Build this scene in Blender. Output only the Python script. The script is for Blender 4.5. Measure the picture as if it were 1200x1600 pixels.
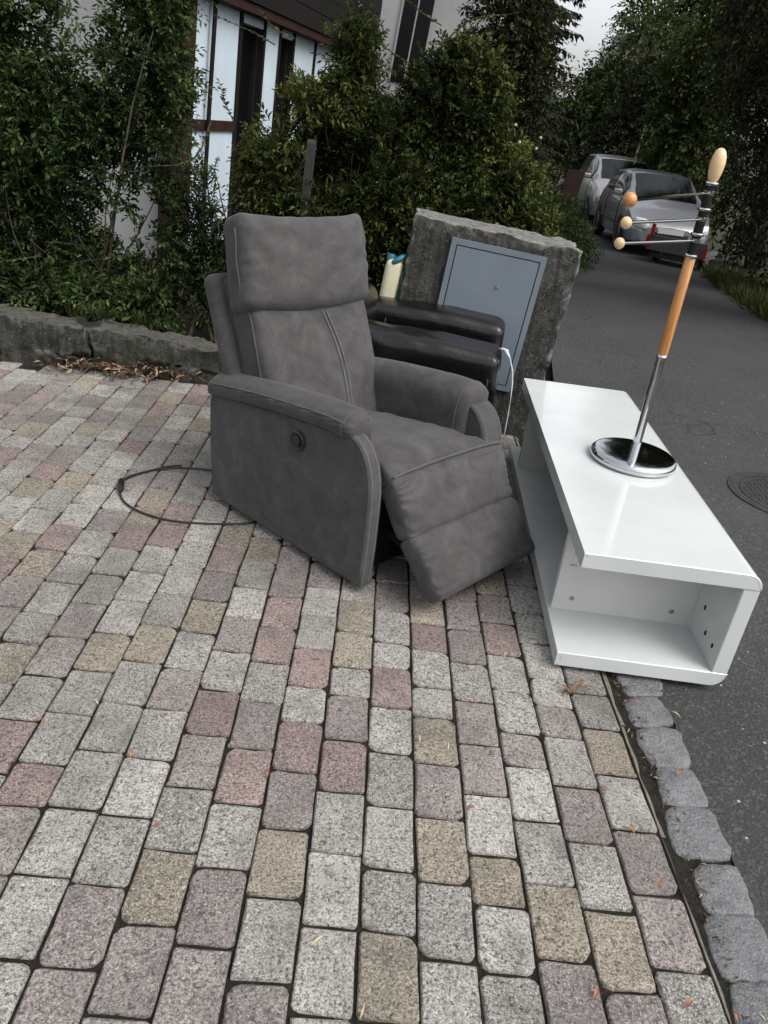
import bpy, math, random
import numpy as np
from mathutils import Vector, noise as mnoise

for o in list(bpy.data.objects):
    bpy.data.objects.remove(o)
scene = bpy.context.scene
col = scene.collection
rnd = random.Random(7)
rng = np.random.default_rng(7)
R_ = math.radians

# ------------------------------------------------------------------ camera
FPX, PITCH, ROLL, HCAM = 1200.0, R_(27.0), R_(7.6), 1.5
_f = np.array([0, math.cos(PITCH), -math.sin(PITCH)])
_r = np.array([1.0, 0, 0])
_u = np.cross(_r, _f)
CR = _r * math.cos(ROLL) + _u * math.sin(ROLL)
CUP = -_r * math.sin(ROLL) + _u * math.cos(ROLL)
CPOS = np.array([0, 0, HCAM])
cam_d = bpy.data.cameras.new('camera')
cam = bpy.data.objects.new('camera', cam_d)
col.objects.link(cam)
cam_d.sensor_fit = 'VERTICAL'
cam_d.sensor_height = 36.0
cam_d.sensor_width = 27.0
cam_d.lens = 36.0 * FPX / 1600.0
cam_d.clip_start = 0.05
cam_d.clip_end = 2000
from mathutils import Matrix
cam.matrix_world = Matrix(((CR[0], CUP[0], -_f[0], 0), (CR[1], CUP[1], -_f[1], 0), (CR[2], CUP[2], -_f[2], HCAM), (0, 0, 0, 1)))
scene.camera = cam
scene.render.resolution_x, scene.render.resolution_y = 768, 1024

# ------------------------------------------------------------------ sky, sun, exposure
SUN_EL, SUN_AZ = 54.0, 122.0          # azimuth clockwise from +Y (to the right, a little behind the camera)
world = bpy.data.worlds.new('World')
scene.world = world
world.use_nodes = True
nt = world.node_tree
sky = nt.nodes.new('ShaderNodeTexSky')
sky.sky_type = 'NISHITA'
sky.sun_disc = False
sky.sun_elevation = R_(SUN_EL)
sky.sun_rotation = R_(SUN_AZ)
sky.air_density = 1.0
sky.dust_density = 4.0
sky.ozone_density = 1.0
hs = nt.nodes.new('ShaderNodeHueSaturation')
hs.inputs['Saturation'].default_value = 0.22
nt.links.new(sky.outputs[0], hs.inputs['Color'])
bg = nt.nodes['Background']
bg.inputs['Strength'].default_value = 0.15
nt.links.new(hs.outputs[0], bg.inputs['Color'])
sun_d = bpy.data.lights.new('sun', 'SUN')
sun_d.energy = 0.95
sun_d.angle = R_(35)
sun_d.color = (1.0, 0.97, 0.93)
sun = bpy.data.objects.new('sun', sun_d)
col.objects.link(sun)
_sd = Vector((math.sin(R_(SUN_AZ)) * math.cos(R_(SUN_EL)), math.cos(R_(SUN_AZ)) * math.cos(R_(SUN_EL)), math.sin(R_(SUN_EL))))
sun.rotation_euler = (-_sd).to_track_quat('-Z', 'Y').to_euler()
sun.location = (3, -3, 8)
vs = scene.view_settings
vs.view_transform = 'Standard'
vs.look = 'None'
vs.gamma = 1.0
vs.use_curve_mapping = False
vs.exposure = 0.85

# ------------------------------------------------------------------ pixel -> world helpers (1200 x 1600 photograph)
def ray(x, y):
    d = CR * (x - 600) / FPX + CUP * (800 - y) / FPX + _f
    return d / np.linalg.norm(d)
def gnd(x, y, z=0.0):
    d = ray(x, y)
    return CPOS + d * ((z - HCAM) / d[2])
def atY(x, y, Y):
    d = ray(x, y)
    return CPOS + d * (Y / d[1])
def proj(p):
    v = np.asarray(p, float) - CPOS
    k = v @ _f
    return 600 + FPX * (v @ CR) / k, 800 - FPX * (v @ CUP) / k, k
def z_on_vertical(x0, y0, py):
    lo, hi = 0.0, 2.5
    for _ in range(50):
        m = (lo + hi) / 2
        if proj((x0, y0, m))[1] > py: lo = m
        else: hi = m
    return lo

# ------------------------------------------------------------------ object helpers
ORG = {}
def tag(o, label=None, cat=None, group=None, kind=None):
    if label: o['label'] = label
    if cat: o['category'] = cat
    if group: o['group'] = group
    if kind: o['kind'] = kind
    return o
def thing(name, label, cat, loc=(0, 0, 0), group=None):
    o = bpy.data.objects.new(name, None)
    col.objects.link(o)
    o.location = loc
    o.empty_display_size = 0.1
    ORG[o.name] = np.array(loc, float)
    return tag(o, label, cat, group)
def link(name, me, parent=None, loc=None):
    o = bpy.data.objects.new(name, me)
    col.objects.link(o)
    if parent is not None: o.parent = parent
    if loc is not None: o.location = loc
    return o
def fast_mesh(name, V, F, mat, smooth=False, tint=None):
    """V (n,3); F (m,k) uniform int array"""
    me = bpy.data.meshes.new(name)
    V = np.asarray(V, np.float32); F = np.asarray(F, np.int32)
    n, m, k = len(V), len(F), F.shape[1]
    me.vertices.add(n); me.vertices.foreach_set('co', V.ravel())
    me.loops.add(m * k); me.loops.foreach_set('vertex_index', F.ravel())
    me.polygons.add(m)
    me.polygons.foreach_set('loop_start', np.arange(0, m * k, k, dtype=np.int32))
    me.update(calc_edges=True)
    me.polygons.foreach_set('use_smooth', np.full(m, smooth, dtype=bool))
    if tint is not None:
        a = me.attributes.new('tint', 'FLOAT', 'FACE')
        a.data.foreach_set('value', np.asarray(tint, np.float32))
    me.materials.append(mat)
    return me
def mesh_obj(name, V, F, mat, parent=None, smooth=False, tint=None, origin=None):
    """world-space verts; parented objects are expressed relative to their thing"""
    V = np.asarray(V, float)
    if parent is not None:
        off = ORG.get(parent.name, np.zeros(3))
    elif origin is not None:
        off = np.array(origin, float)
    else:
        off = np.zeros(3)
    V = V - off
    if len(F) and len({len(f) for f in F}) == 1:
        me = fast_mesh(name, V, F, mat, smooth, tint)
    else:
        me = bpy.data.meshes.new(name)
        me.from_pydata([tuple(v) for v in V], [], [tuple(int(i) for i in f) for f in F])
        me.polygons.foreach_set('use_smooth', np.full(len(me.polygons), smooth, dtype=bool))
        me.materials.append(mat)
    o = link(name, me, parent)
    if parent is None and origin is not None: o.location = origin
    ORG[o.name] = off
    return o

class MB:
    """collects shapes into one mesh"""
    def __init__(s): s.V = []; s.F = []
    def add(s, V, F):
        b = len(s.V); s.V.extend([tuple(v) for v in V]); s.F.extend([tuple(i + b for i in f) for f in F]); return s
    def box(s, lo, hi, ax=None):
        x0, y0, z0 = lo; x1, y1, z1 = hi
        V = [(x0,y0,z0),(x1,y0,z0),(x1,y1,z0),(x0,y1,z0),(x0,y0,z1),(x1,y0,z1),(x1,y1,z1),(x0,y1,z1)]
        if ax: V = [ax(*v) for v in V]
        return s.add(V, [(0,3,2,1),(4,5,6,7),(0,1,5,4),(1,2,6,5),(2,3,7,6),(3,0,4,7)])
    def tube(s, P, r, n=8, caps=True):
        P = [np.array(p, float) for p in P]
        rr = r if hasattr(r, '__len__') else [r] * len(P)
        up = None; V = []; F = []
        for i, p in enumerate(P):
            t = P[min(i + 1, len(P) - 1)] - P[max(i - 1, 0)]
            t = t / (np.linalg.norm(t) + 1e-12)
            if up is None:
                up = np.array([0, 0, 1.0]) if abs(t[2]) < .9 else np.array([1.0, 0, 0])
            a = np.cross(t, up); a /= np.linalg.norm(a) + 1e-12
            up = np.cross(a, t)
            for k in range(n):
                an = 2 * math.pi * k / n
                V.append(p + rr[i] * (a * math.cos(an) + up * math.sin(an)))
        for i in range(len(P) - 1):
            for k in range(n):
                k2 = (k + 1) % n
                F.append((i * n + k, i * n + k2, (i + 1) * n + k2, (i + 1) * n + k))
        if caps:
            F.append(tuple(range(n - 1, -1, -1))); F.append(tuple((len(P) - 1) * n + k for k in range(n)))
        return s.add(V, F)
    def lathe(s, prof, n=24, at=(0, 0, 0), ax=None):
        V = []; F = []
        for (r, z) in prof:
            for k in range(n):
                an = 2 * math.pi * k / n
                p = (r * math.cos(an), r * math.sin(an), z)
                V.append(np.array(ax(*p)) if ax else np.array(p) + np.array(at))
        for i in range(len(prof) - 1):
            for k in range(n):
                k2 = (k + 1) % n
                F.append((i * n + k, i * n + k2, (i + 1) * n + k2, (i + 1) * n + k))
        F.append(tuple(range(n - 1, -1, -1))); F.append(tuple((len(prof) - 1) * n + k for k in range(n)))
        return s.add(V, F)
    def build(s, name, mat, parent=None, smooth=False, origin=None):
        o = mesh_obj(name, s.V, s.F, mat, parent, smooth, None, origin)
        if smooth: o.data.set_sharp_from_angle(angle=R_(42))
        return o

def axis_pts(h, r, n, ne=4):
    e = [-h + r * (1 - math.cos(i / ne * math.pi / 2)) for i in range(ne)]
    m = list(np.linspace(-h + r, h - r, max(n, 2)))
    return np.array(e + m + [-v for v in reversed(e)])
def cushion(hx, hy, hz, r, nx, ny, nz, deform, puff=0.0, ne=4, power=2.0):
    """rounded box grid; deform(a,b,c arrays)->(n,3) world verts. All quads, closed."""
    xs, ys, zs = axis_pts(hx, r, nx, ne), axis_pts(hy, r, ny, ne), axis_pts(hz, r, nz, ne)
    idx = {}; V = []; F = []
    def vid(i, j, k):
        key = (i, j, k)
        if key not in idx:
            idx[key] = len(V); V.append((xs[i], ys[j], zs[k]))
        return idx[key]
    I, J, K = len(xs) - 1, len(ys) - 1, len(zs) - 1
    for i in range(I):
        for j in range(J):
            F.append((vid(i, j, 0), vid(i, j + 1, 0), vid(i + 1, j + 1, 0), vid(i + 1, j, 0)))
            F.append((vid(i, j, K), vid(i + 1, j, K), vid(i + 1, j + 1, K), vid(i, j + 1, K)))
    for i in range(I):
        for k in range(K):
            F.append((vid(i, 0, k), vid(i + 1, 0, k), vid(i + 1, 0, k + 1), vid(i, 0, k + 1)))
            F.append((vid(i, J, k), vid(i, J, k + 1), vid(i + 1, J, k + 1), vid(i + 1, J, k)))
    for j in range(J):
        for k in range(K):
            F.append((vid(0, j, k), vid(0, j, k + 1), vid(0, j + 1, k + 1), vid(0, j + 1, k)))
            F.append((vid(I, j, k), vid(I, j + 1, k), vid(I, j + 1, k + 1), vid(I, j, k + 1)))
    P = np.array(V)
    h = np.array([hx, hy, hz])
    inner = np.clip(P, -(h - r), h - r)
    d = P - inner
    L = np.linalg.norm(d, axis=1, keepdims=True)
    P = inner + np.where(L > 1e-9, d / np.maximum(L, 1e-9) * r, 0)
    if puff:
        fx = 1 - np.abs(P[:, 0] / hx) ** power; fy = 1 - np.abs(P[:, 1] / hy) ** power
        P[:, 2] += np.sign(P[:, 2]) * puff * np.clip(fx, 0, 1) ** .5 * np.clip(fy, 0, 1) ** .5 * np.clip(np.abs(P[:, 2]) / hz, 0, 1)
    return deform(P[:, 0], P[:, 1], P[:, 2]), F
def loft(rings, closed=True, caps=True):
    V = []; F = []
    n = len(rings[0])
    for r in rings: V.extend(r)
    for i in range(len(rings) - 1):
        for k in range(n if closed else n - 1):
            k2 = (k + 1) % n
            F.append((i * n + k, i * n + k2, (i + 1) * n + k2, (i + 1) * n + k))
    if caps:
        F.append(tuple(range(n - 1, -1, -1))); F.append(tuple((len(rings) - 1) * n + k for k in range(n)))
    return V, F
def fbm(p, sc, oc=3):
    return mnoise.fractal(Vector(p) * sc, 1.0, 2.0, oc)
def smooth_path(P, n):
    """Catmull-Rom resample"""
    P = [np.array(p, float) for p in P]
    Q = [2 * P[0] - P[1]] + P + [2 * P[-1] - P[-2]]
    out = []
    m = len(P) - 1
    for i in range(n + 1):
        t = i / n * m; k = min(int(t), m - 1); t -= k
        a, b, c_, d = Q[k], Q[k + 1], Q[k + 2], Q[k + 3]
        out.append(.5 * ((2 * b) + (-a + c_) * t + (2 * a - 5 * b + 4 * c_ - d) * t * t + (-a + 3 * b - 3 * c_ + d) * t ** 3))
    return out

# ------------------------------------------------------------------ materials
def new_mat(name):
    m = bpy.data.materials.new(name); m.use_nodes = True
    return m, m.node_tree, m.node_tree.nodes['Principled BSDF']
def N(t, typ, **kw):
    n = t.nodes.new(typ)
    for k, v in kw.items():
        if k in n.inputs: n.inputs[k].default_value = v
        else: setattr(n, k, v)
    return n
def ramp(t, fac, stops, interp='LINEAR'):
    r = t.nodes.new('ShaderNodeValToRGB'); r.color_ramp.interpolation = interp
    e = r.color_ramp.elements
    while len(e) < len(stops): e.new(0.5)
    for s, (p, c) in zip(e, stops):
        s.position = p; s.color = (c[0], c[1], c[2], 1) if hasattr(c, '__len__') else (c, c, c, 1)
    t.links.new(fac, r.inputs['Fac'])
    return r
def mixc(t, fac, a, b, mode='MIX'):
    m = t.nodes.new('ShaderNodeMix'); m.data_type = 'RGBA'; m.blend_type = mode
    for sock, v in ((m.inputs['Factor'], fac), (m.inputs['A'], a), (m.inputs['B'], b)):
        if hasattr(v, 'node'): t.links.new(v, sock)
        elif sock.name == 'Factor': sock.default_value = v
        else: sock.default_value = (v[0], v[1], v[2], 1)
    return m.outputs['Result']
def coords(t, kind='Object', rand=False):
    tc = N(t, 'ShaderNodeTexCoord')
    if not rand: return tc.outputs[kind]
    oi = N(t, 'ShaderNodeObjectInfo')
    mul = N(t, 'ShaderNodeMath', operation='MULTIPLY'); t.links.new(oi.outputs['Random'], mul.inputs[0]); mul.inputs[1].default_value = 37.0
    add = N(t, 'ShaderNodeVectorMath', operation='ADD'); t.links.new(tc.outputs[kind], add.inputs[0]); t.links.new(mul.outputs[0], add.inputs[1])
    return add.outputs[0]
def noise(t, vec, scale, detail=4, rough=.6, dist=0.0):
    n = N(t, 'ShaderNodeTexNoise', Scale=scale, Detail=detail, Roughness=rough, Distortion=dist)
    t.links.new(vec, n.inputs['Vector']); return n.outputs['Fac']
def voro(t, vec, scale, out='Distance', feature='F1'):
    n = N(t, 'ShaderNodeTexVoronoi', Scale=scale); n.feature = feature
    t.links.new(vec, n.inputs['Vector']); return n.outputs[out]
def bump(t, b, h, strength, dist, prev=None):
    n = N(t, 'ShaderNodeBump', Strength=strength, Distance=dist)
    t.links.new(h, n.inputs['Height'])
    if prev is not None: t.links.new(prev, n.inputs['Normal'])
    t.links.new(n.outputs[0], b.inputs['Normal'])
    return n.outputs[0]
def simple(name, c, rough=.5, metal=0, spec=.5, var=0.0, vscale=8, bmp=0, bscale=60, coat=0):
    m, t, b = new_mat(name)
    b.inputs['Base Color'].default_value = (*c, 1)
    b.inputs['Roughness'].default_value = rough
    b.inputs['Metallic'].default_value = metal
    b.inputs['Specular IOR Level'].default_value = spec
    b.inputs['Coat Weight'].default_value = coat
    if var or bmp:
        vec = coords(t, rand=True)
        if var:
            f = noise(t, vec, vscale, 5)
            r = ramp(t, f, [(.3, [x * (1 - var) for x in c]), (.7, [min(1, x * (1 + var)) for x in c])])
            t.links.new(r.outputs[0], b.inputs['Base Color'])
        if bmp:
            bump(t, b, noise(t, vec, bscale, 4), bmp, .01)
    return m

def paver_mat(name, c, dark=.10, light=.62, amount=.75):
    m, t, b = new_mat(name)
    vec = coords(t, rand=True)
    oi = N(t, 'ShaderNodeObjectInfo')
    big = noise(t, vec, 14, 3)
    lo = [x * .80 for x in c]; hi = [min(1, x * 1.16) for x in c]
    base = ramp(t, big, [(.3, lo), (.7, hi)]).outputs[0]
    # brightness differs from stone to stone
    mr = N(t, 'ShaderNodeMapRange'); t.links.new(oi.outputs['Random'], mr.inputs['Value'])
    mr.inputs['To Min'].default_value = .80; mr.inputs['To Max'].default_value = 1.18
    mul = N(t, 'ShaderNodeVectorMath', operation='SCALE'); t.links.new(base, mul.inputs[0]); t.links.new(mr.outputs[0], mul.inputs['Scale'])
    base = mul.outputs[0]
    n1 = noise(t, vec, 150, 4, .85)
    n2 = noise(t, vec, 80, 4, .8)
    n3 = noise(t, vec, 210, 3, .75)
    dk = ramp(t, n1, [(.42, 1), (.53, 0)]).outputs[0]
    fd = N(t, 'ShaderNodeMath', operation='MULTIPLY'); t.links.new(dk, fd.inputs[0]); fd.inputs[1].default_value = .88
    cl = mixc(t, fd.outputs[0], base, [x * dark / .30 * .6 + .012 for x in c])
    lt = ramp(t, n3, [(.53, 0), (.62, amount)]).outputs[0]
    cl = mixc(t, lt, cl, [min(.75, x * 1.15 + light * .30) for x in c])
    dk2 = ramp(t, n2, [(.36, .85), (.46, 0)]).outputs[0]
    cl = mixc(t, dk2, cl, (.03, .028, .025))
    gr = ramp(t, noise(t, vec, 5.5, 5, .7), [(.52, 0), (.72, .55)]).outputs[0]
    cl = mixc(t, gr, cl, (.10, .096, .088))
    gp = N(t, 'ShaderNodeNewGeometry')
    stn = ramp(t, noise(t, gp.outputs['Position'], 1.7, 6, .7), [(.46, 0), (.64, .45)]).outputs[0]
    cl = mixc(t, stn, cl, (.085, .08, .07))
    t.links.new(cl, b.inputs['Base Color'])
    b.inputs['Roughness'].default_value = .85
    b.inputs['Specular IOR Level'].default_value = .3
    bm = bump(t, b, n2, .9, .010)
    bm = bump(t, b, n1, .7, .006, bm)
    bump(t, b, noise(t, vec, 35, 3), .4, .012, bm)
    return m
M = {}
M['pav_light'] = paver_mat('paver_light_grey', (.43, .41, .37))
M['pav_grey'] = paver_mat('paver_speckled_grey', (.37, .353, .318), dark=.05)
M['pav_mauve'] = paver_mat('paver_mauve', (.29, .252, .236))
M['pav_red'] = paver_mat('paver_red', (.30, .224, .204))
M['pav_beige'] = paver_mat('paver_beige', (.335, .293, .226), dark=.07)

def asphalt_mat():
    m, t, b = new_mat('asphalt')
    vec = coords(t)
    big = noise(t, vec, .9, 5)
    base = ramp(t, big, [(.3, (.031, .031, .0315)), (.7, (.047, .047, .048))]).outputs[0]
    v = voro(t, vec, 130, 'Color'); sep = N(t, 'ShaderNodeSeparateColor'); t.links.new(v, sep.inputs[0])
    l1 = ramp(t, sep.outputs[0], [(.72, 0), (.95, .40)]).outputs[0]
    cl = mixc(t, l1, base, (.13, .13, .13))
    v2 = voro(t, vec, 42, 'Color'); s2 = N(t, 'ShaderNodeSeparateColor'); t.links.new(v2, s2.inputs[0])
    d2 = voro(t, vec, 42)
    near = ramp(t, d2, [(.16, 1), (.22, 0)]).outputs[0]
    pick = ramp(t, s2.outputs[0], [(.955, 0), (.97, 1)]).outputs[0]
    mm = N(t, 'ShaderNodeMath', operation='MULTIPLY'); t.links.new(near, mm.inputs[0]); t.links.new(pick, mm.inputs[1])
    cl = mixc(t, mm.outputs[0], cl, (.38, .37, .35))
    n = noise(t, vec, 160, 3, .7)
    dk = ramp(t, n, [(.35, .8), (.5, 0)]).outputs[0]
    cl = mixc(t, dk, cl, (.014, .014, .015))
    wv = N(t, 'ShaderNodeVectorMath', operation='ADD'); nn_ = N(t, 'ShaderNodeTexNoise', Scale=2.5, Detail=5.0); t.links.new(vec, nn_.inputs['Vector'])
    sc_ = N(t, 'ShaderNodeVectorMath', operation='SCALE'); t.links.new(nn_.outputs['Color'], sc_.inputs[0]); sc_.inputs['Scale'].default_value = .45
    t.links.new(vec, wv.inputs[0]); t.links.new(sc_.outputs[0], wv.inputs[1])
    ce = voro(t, wv.outputs[0], .55, 'Distance', 'DISTANCE_TO_EDGE')
    ck = ramp(t, ce, [(.0, 1), (.006, 0)]).outputs[0]
    cm = N(t, 'ShaderNodeMath', operation='MULTIPLY'); t.links.new(ck, cm.inputs[0]); t.links.new(ramp(t, noise(t, vec, 1.3, 3), [(.46, 0), (.58, .9)]).outputs[0], cm.inputs[1])
    cl = mixc(t, cm.outputs[0], cl, (.009, .009, .009))
    t.links.new(cl, b.inputs['Base Color'])
    b.inputs['Specular IOR Level'].default_value = .3
    b.inputs['Roughness'].default_value = .75
    bm = bump(t, b, n, .6, .006)
    bump(t, b, voro(t, vec, 110), .4, .006, bm)
    return m
M['asphalt'] = asphalt_mat()

def soil_mat(name, c1, c2, bstr=.8):
    m, t, b = new_mat(name)
    vec = coords(t)
    n = noise(t, vec, 40, 6, .7)
    cl = ramp(t, n, [(.3, c1), (.72, c2)]).outputs[0]
    sp = noise(t, vec, 220, 2)
    cl = mixc(t, ramp(t, sp, [(.64, 0), (.72, .5)]).outputs[0], cl, (.12, .105, .085))
    t.links.new(cl, b.inputs['Base Color'])
    b.inputs['Roughness'].default_value = .95
    b.inputs['Specular IOR Level'].default_value = .2
    bump(t, b, n, bstr, .02)
    return m
M['joint'] = soil_mat('joint_soil', (.006, .0055, .0045), (.028, .025, .019))
M['soil'] = soil_mat('garden_soil', (.012, .010, .008), (.05, .038, .026))
M['verge'] = soil_mat('verge_ground', (.012, .016, .008), (.045, .05, .022))

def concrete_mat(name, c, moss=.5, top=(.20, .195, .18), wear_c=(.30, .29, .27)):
    m, t, b = new_mat(name)
    vec = coords(t)
    n = noise(t, vec, 5, 6, .65)
    cl = ramp(t, n, [(.28, [x * .45 for x in c]), (.5, c), (.75, [x * 1.5 for x in c])]).outputs[0]
    st = noise(t, vec, 26, 5, .7)
    cl = mixc(t, ramp(t, st, [(.36, .85), (.52, 0)]).outputs[0], cl, [x * .22 for x in c])
    sp = noise(t, vec, 120, 3, .7)
    cl = mixc(t, ramp(t, sp, [(.60, 0), (.72, .7)]).outputs[0], cl, (.34, .33, .31))
    ms = noise(t, vec, 3.5, 5, .7)
    cl = mixc(t, ramp(t, ms, [(.5, 0), (.68, moss)]).outputs[0], cl, (.03, .034, .018))
    ge = N(t, 'ShaderNodeNewGeometry')
    mp = N(t, 'ShaderNodeMapping'); mp.inputs['Scale'].default_value = (34, 34, 2.2); t.links.new(vec, mp.inputs['Vector'])
    sk = noise(t, mp.outputs[0], 1.0, 5, .65)
    cl = mixc(t, ramp(t, sk, [(.36, .7), (.52, 0)]).outputs[0], cl, [x * .35 for x in c])
    cl = mixc(t, ramp(t, sk, [(.60, 0), (.75, .35)]).outputs[0], cl, [min(.4, x * 2.6) for x in c])
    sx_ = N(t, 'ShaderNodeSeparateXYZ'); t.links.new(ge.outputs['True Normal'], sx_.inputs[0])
    top_sky_lichen = N(t, 'ShaderNodeMath', operation='MULTIPLY'); t.links.new(ramp(t, sx_.outputs[2], [(.55, 0), (.85, 1)]).outputs[0], top_sky_lichen.inputs[0]); t.links.new(ramp(t, st, [(.34, .15), (.55, .85)]).outputs[0], top_sky_lichen.inputs[1])  # upward faces lightened: skylight put into the colour, together with lichen
    cl = mixc(t, top_sky_lichen.outputs[0], cl, top)
    wear = ramp(t, ge.outputs['Pointiness'], [(.51, 0), (.56, .9)]).outputs[0]
    wn = N(t, 'ShaderNodeMath', operation='MULTIPLY'); t.links.new(wear, wn.inputs[0]); t.links.new(ramp(t, st, [(.38, 0), (.55, 1)]).outputs[0], wn.inputs[1])
    cl = mixc(t, wn.outputs[0], cl, wear_c)
    t.links.new(cl, b.inputs['Base Color'])
    b.inputs['Roughness'].default_value = .92
    b.inputs['Specular IOR Level'].default_value = .25
    bm = bump(t, b, st, .7, .02)
    bump(t, b, sp, .6, .008, bm)
    return m
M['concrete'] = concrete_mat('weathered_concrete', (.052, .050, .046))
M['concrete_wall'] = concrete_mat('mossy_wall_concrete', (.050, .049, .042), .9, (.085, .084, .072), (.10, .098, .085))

def granite_mat():
    m, t, b = new_mat('granite_sett')
    vec = coords(t, rand=True)
    n = noise(t, vec, 16, 5, .65)
    cl = ramp(t, n, [(.3, (.075, .077, .080)), (.7, (.155, .157, .161))]).outputs[0]
    s = noise(t, vec, 230, 3, .7)
    cl = mixc(t, ramp(t, s, [(.56, 0), (.68, .6)]).outputs[0], cl, (.36, .36, .37))
    cl = mixc(t, ramp(t, s, [(.32, .7), (.42, 0)]).outputs[0], cl, (.04, .04, .045))
    t.links.new(cl, b.inputs['Base Color'])
    b.inputs['Roughness'].default_value = .6
    bm = bump(t, b, n, .9, .02)
    bm = bump(t, b, noise(t, vec, 60, 4, .7), .6, .008, bm)
    bump(t, b, s, .5, .005, bm)
    return m
M['granite'] = granite_mat()

def fabric_mat(name, c, var=.30, sheen=.35, red=0.0):
    m, t, b = new_mat(name)
    vec = coords(t)
    n = noise(t, vec, 9, 6, .68, .9)
    n2 = noise(t, vec, 30, 5, .66, 1.2)
    cl = ramp(t, n, [(.3, [x * (1 - var) for x in c]), (.55, c), (.75, [x * (1 + var * 1.1) for x in c])]).outputs[0]
    cl = mixc(t, ramp(t, n2, [(.57, 0), (.74, .5)]).outputs[0], cl, [x * .5 for x in c])
    cl = mixc(t, ramp(t, n2, [(.26, .25), (.40, 0)]).outputs[0], cl, [x * 1.6 for x in c])
    t.links.new(cl, b.inputs['Base Color'])
    b.inputs['Roughness'].default_value = .85
    b.inputs['Specular IOR Level'].default_value = .12
    b.inputs['Sheen Weight'].default_value = sheen
    b.inputs['Sheen Roughness'].default_value = .5
    bm = bump(t, b, noise(t, vec, 700, 2), .12, .002)
    bump(t, b, n2, .16, .012, bm)
    return m
M['suede'] = fabric_mat('grey_suede', (.062, .0590, .0590), .34, .10)
M['suede_band'] = fabric_mat('grey_suede_band', (.082, .078, .078), .12, .08)
M['stitch'] = simple('pale_stitching', (.125, .12, .12), .8)
M['black_cloth'] = simple('black_lining', (.006, .006, .006), .95, spec=.1)
M['black_plastic'] = simple('black_plastic', (.010, .010, .010), .38)
M['cable'] = simple('black_cable', (.012, .012, .012), .5)
M['leather'] = simple('dark_brown_leather', (.0042, .0032, .0032), .27, spec=.42, var=.25, vscale=12, bmp=.2, bscale=40)
M['leather_seam'] = simple('leather_welt', (.03, .024, .022), .5)
def laminate():
    m, t, b = new_mat('white_gloss_laminate')
    vec = coords(t)
    n = noise(t, vec, 2.2, 4)
    cl = ramp(t, n, [(.35, (.47, .495, .49)), (.65, (.53, .55, .54))]).outputs[0]
    s = noise(t, vec, 30, 5, .75)
    cl = mixc(t, ramp(t, s, [(.62, 0), (.74, .30)]).outputs[0], cl, (.40, .385, .34))
    t.links.new(cl, b.inputs['Base Color'])
    r = ramp(t, noise(t, vec, 5, 5), [(.3, .10), (.75, .24)]).outputs[0]
    t.links.new(r, b.inputs['Roughness'])
    b.inputs['Coat Weight'].default_value = .3
    b.inputs['Coat Roughness'].default_value = .06
    return m
M['laminate'] = laminate()
M['matte_white'] = simple('white_inner_board', (.52, .52, .50), .45, var=.06, vscale=5)
M['scuff'] = simple('grey_scuff', (.36, .36, .35), .8, var=.4, vscale=80)
M['chrome'] = simple('chrome', (.55, .56, .57), .07, metal=1)
M['chrome_dark'] = simple('dark_chrome', (.05, .05, .05), .16, metal=.8)
def wood_mat(name, c1, c2):
    m, t, b = new_mat(name)
    tc = coords(t)
    mp = N(t, 'ShaderNodeMapping'); mp.inputs['Scale'].default_value = (60, 60, 5)
    t.links.new(tc, mp.inputs['Vector'])
    n = noise(t, mp.outputs[0], 1.0, 4, .6, 1.2)
    t.links.new(ramp(t, n, [(.3, c1), (.7, c2)]).outputs[0], b.inputs['Base Color'])
    b.inputs['Roughness'].default_value = .35
    b.inputs['Coat Weight'].default_value = .3
    return m
M['beech'] = wood_mat('varnished_beech', (.27, .105, .028), (.55, .27, .088))
M['beech_pale'] = wood_mat('pale_beech', (.60, .40, .20), (.68, .48, .27))
M['steel_door'] = simple('blue_grey_painted_steel', (.125, .150, .178), .42, var=.10, vscale=3, bmp=.03, bscale=12)
M['dark_gap'] = simple('dark_gap', (.01, .01, .01), .9)
M['plaster'] = simple('white_plaster', (.47, .55, .61), .9, var=.10, vscale=1.6, bmp=.15, bscale=60)
M['plaster_grey_and_shaded'] = simple('grey_and_shaded_plaster', (.30, .305, .30), .9, var=.14, vscale=1.5, bmp=.15, bscale=60)  # grey render; also the white left facade with shade in its colour
M['timber'] = simple('dark_red_brown_timber', (.024, .010, .008), .8, spec=.2, var=.35, vscale=9, bmp=.3, bscale=40)
M['timber_black'] = simple('black_brown_timber', (.007, .005, .0045), .8, spec=.2, var=.3, vscale=9, bmp=.3, bscale=40)
M['window_dark'] = simple('dark_window_glass', (.004, .004, .005), .3, spec=.15)
M['window_frame'] = simple('grey_window_frame', (.24, .24, .24), .6)
M['bark'] = simple('bark', (.045, .034, .025), .9, var=.5, vscale=20, bmp=.8, bscale=50)
M['twig'] = simple('twig_bark', (.06, .045, .03), .85, var=.4, vscale=20)
M['grey_wood'] = simple('weathered_grey_wood', (.022, .019, .019), .85, var=.35, vscale=25, bmp=.4, bscale=60)
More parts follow.
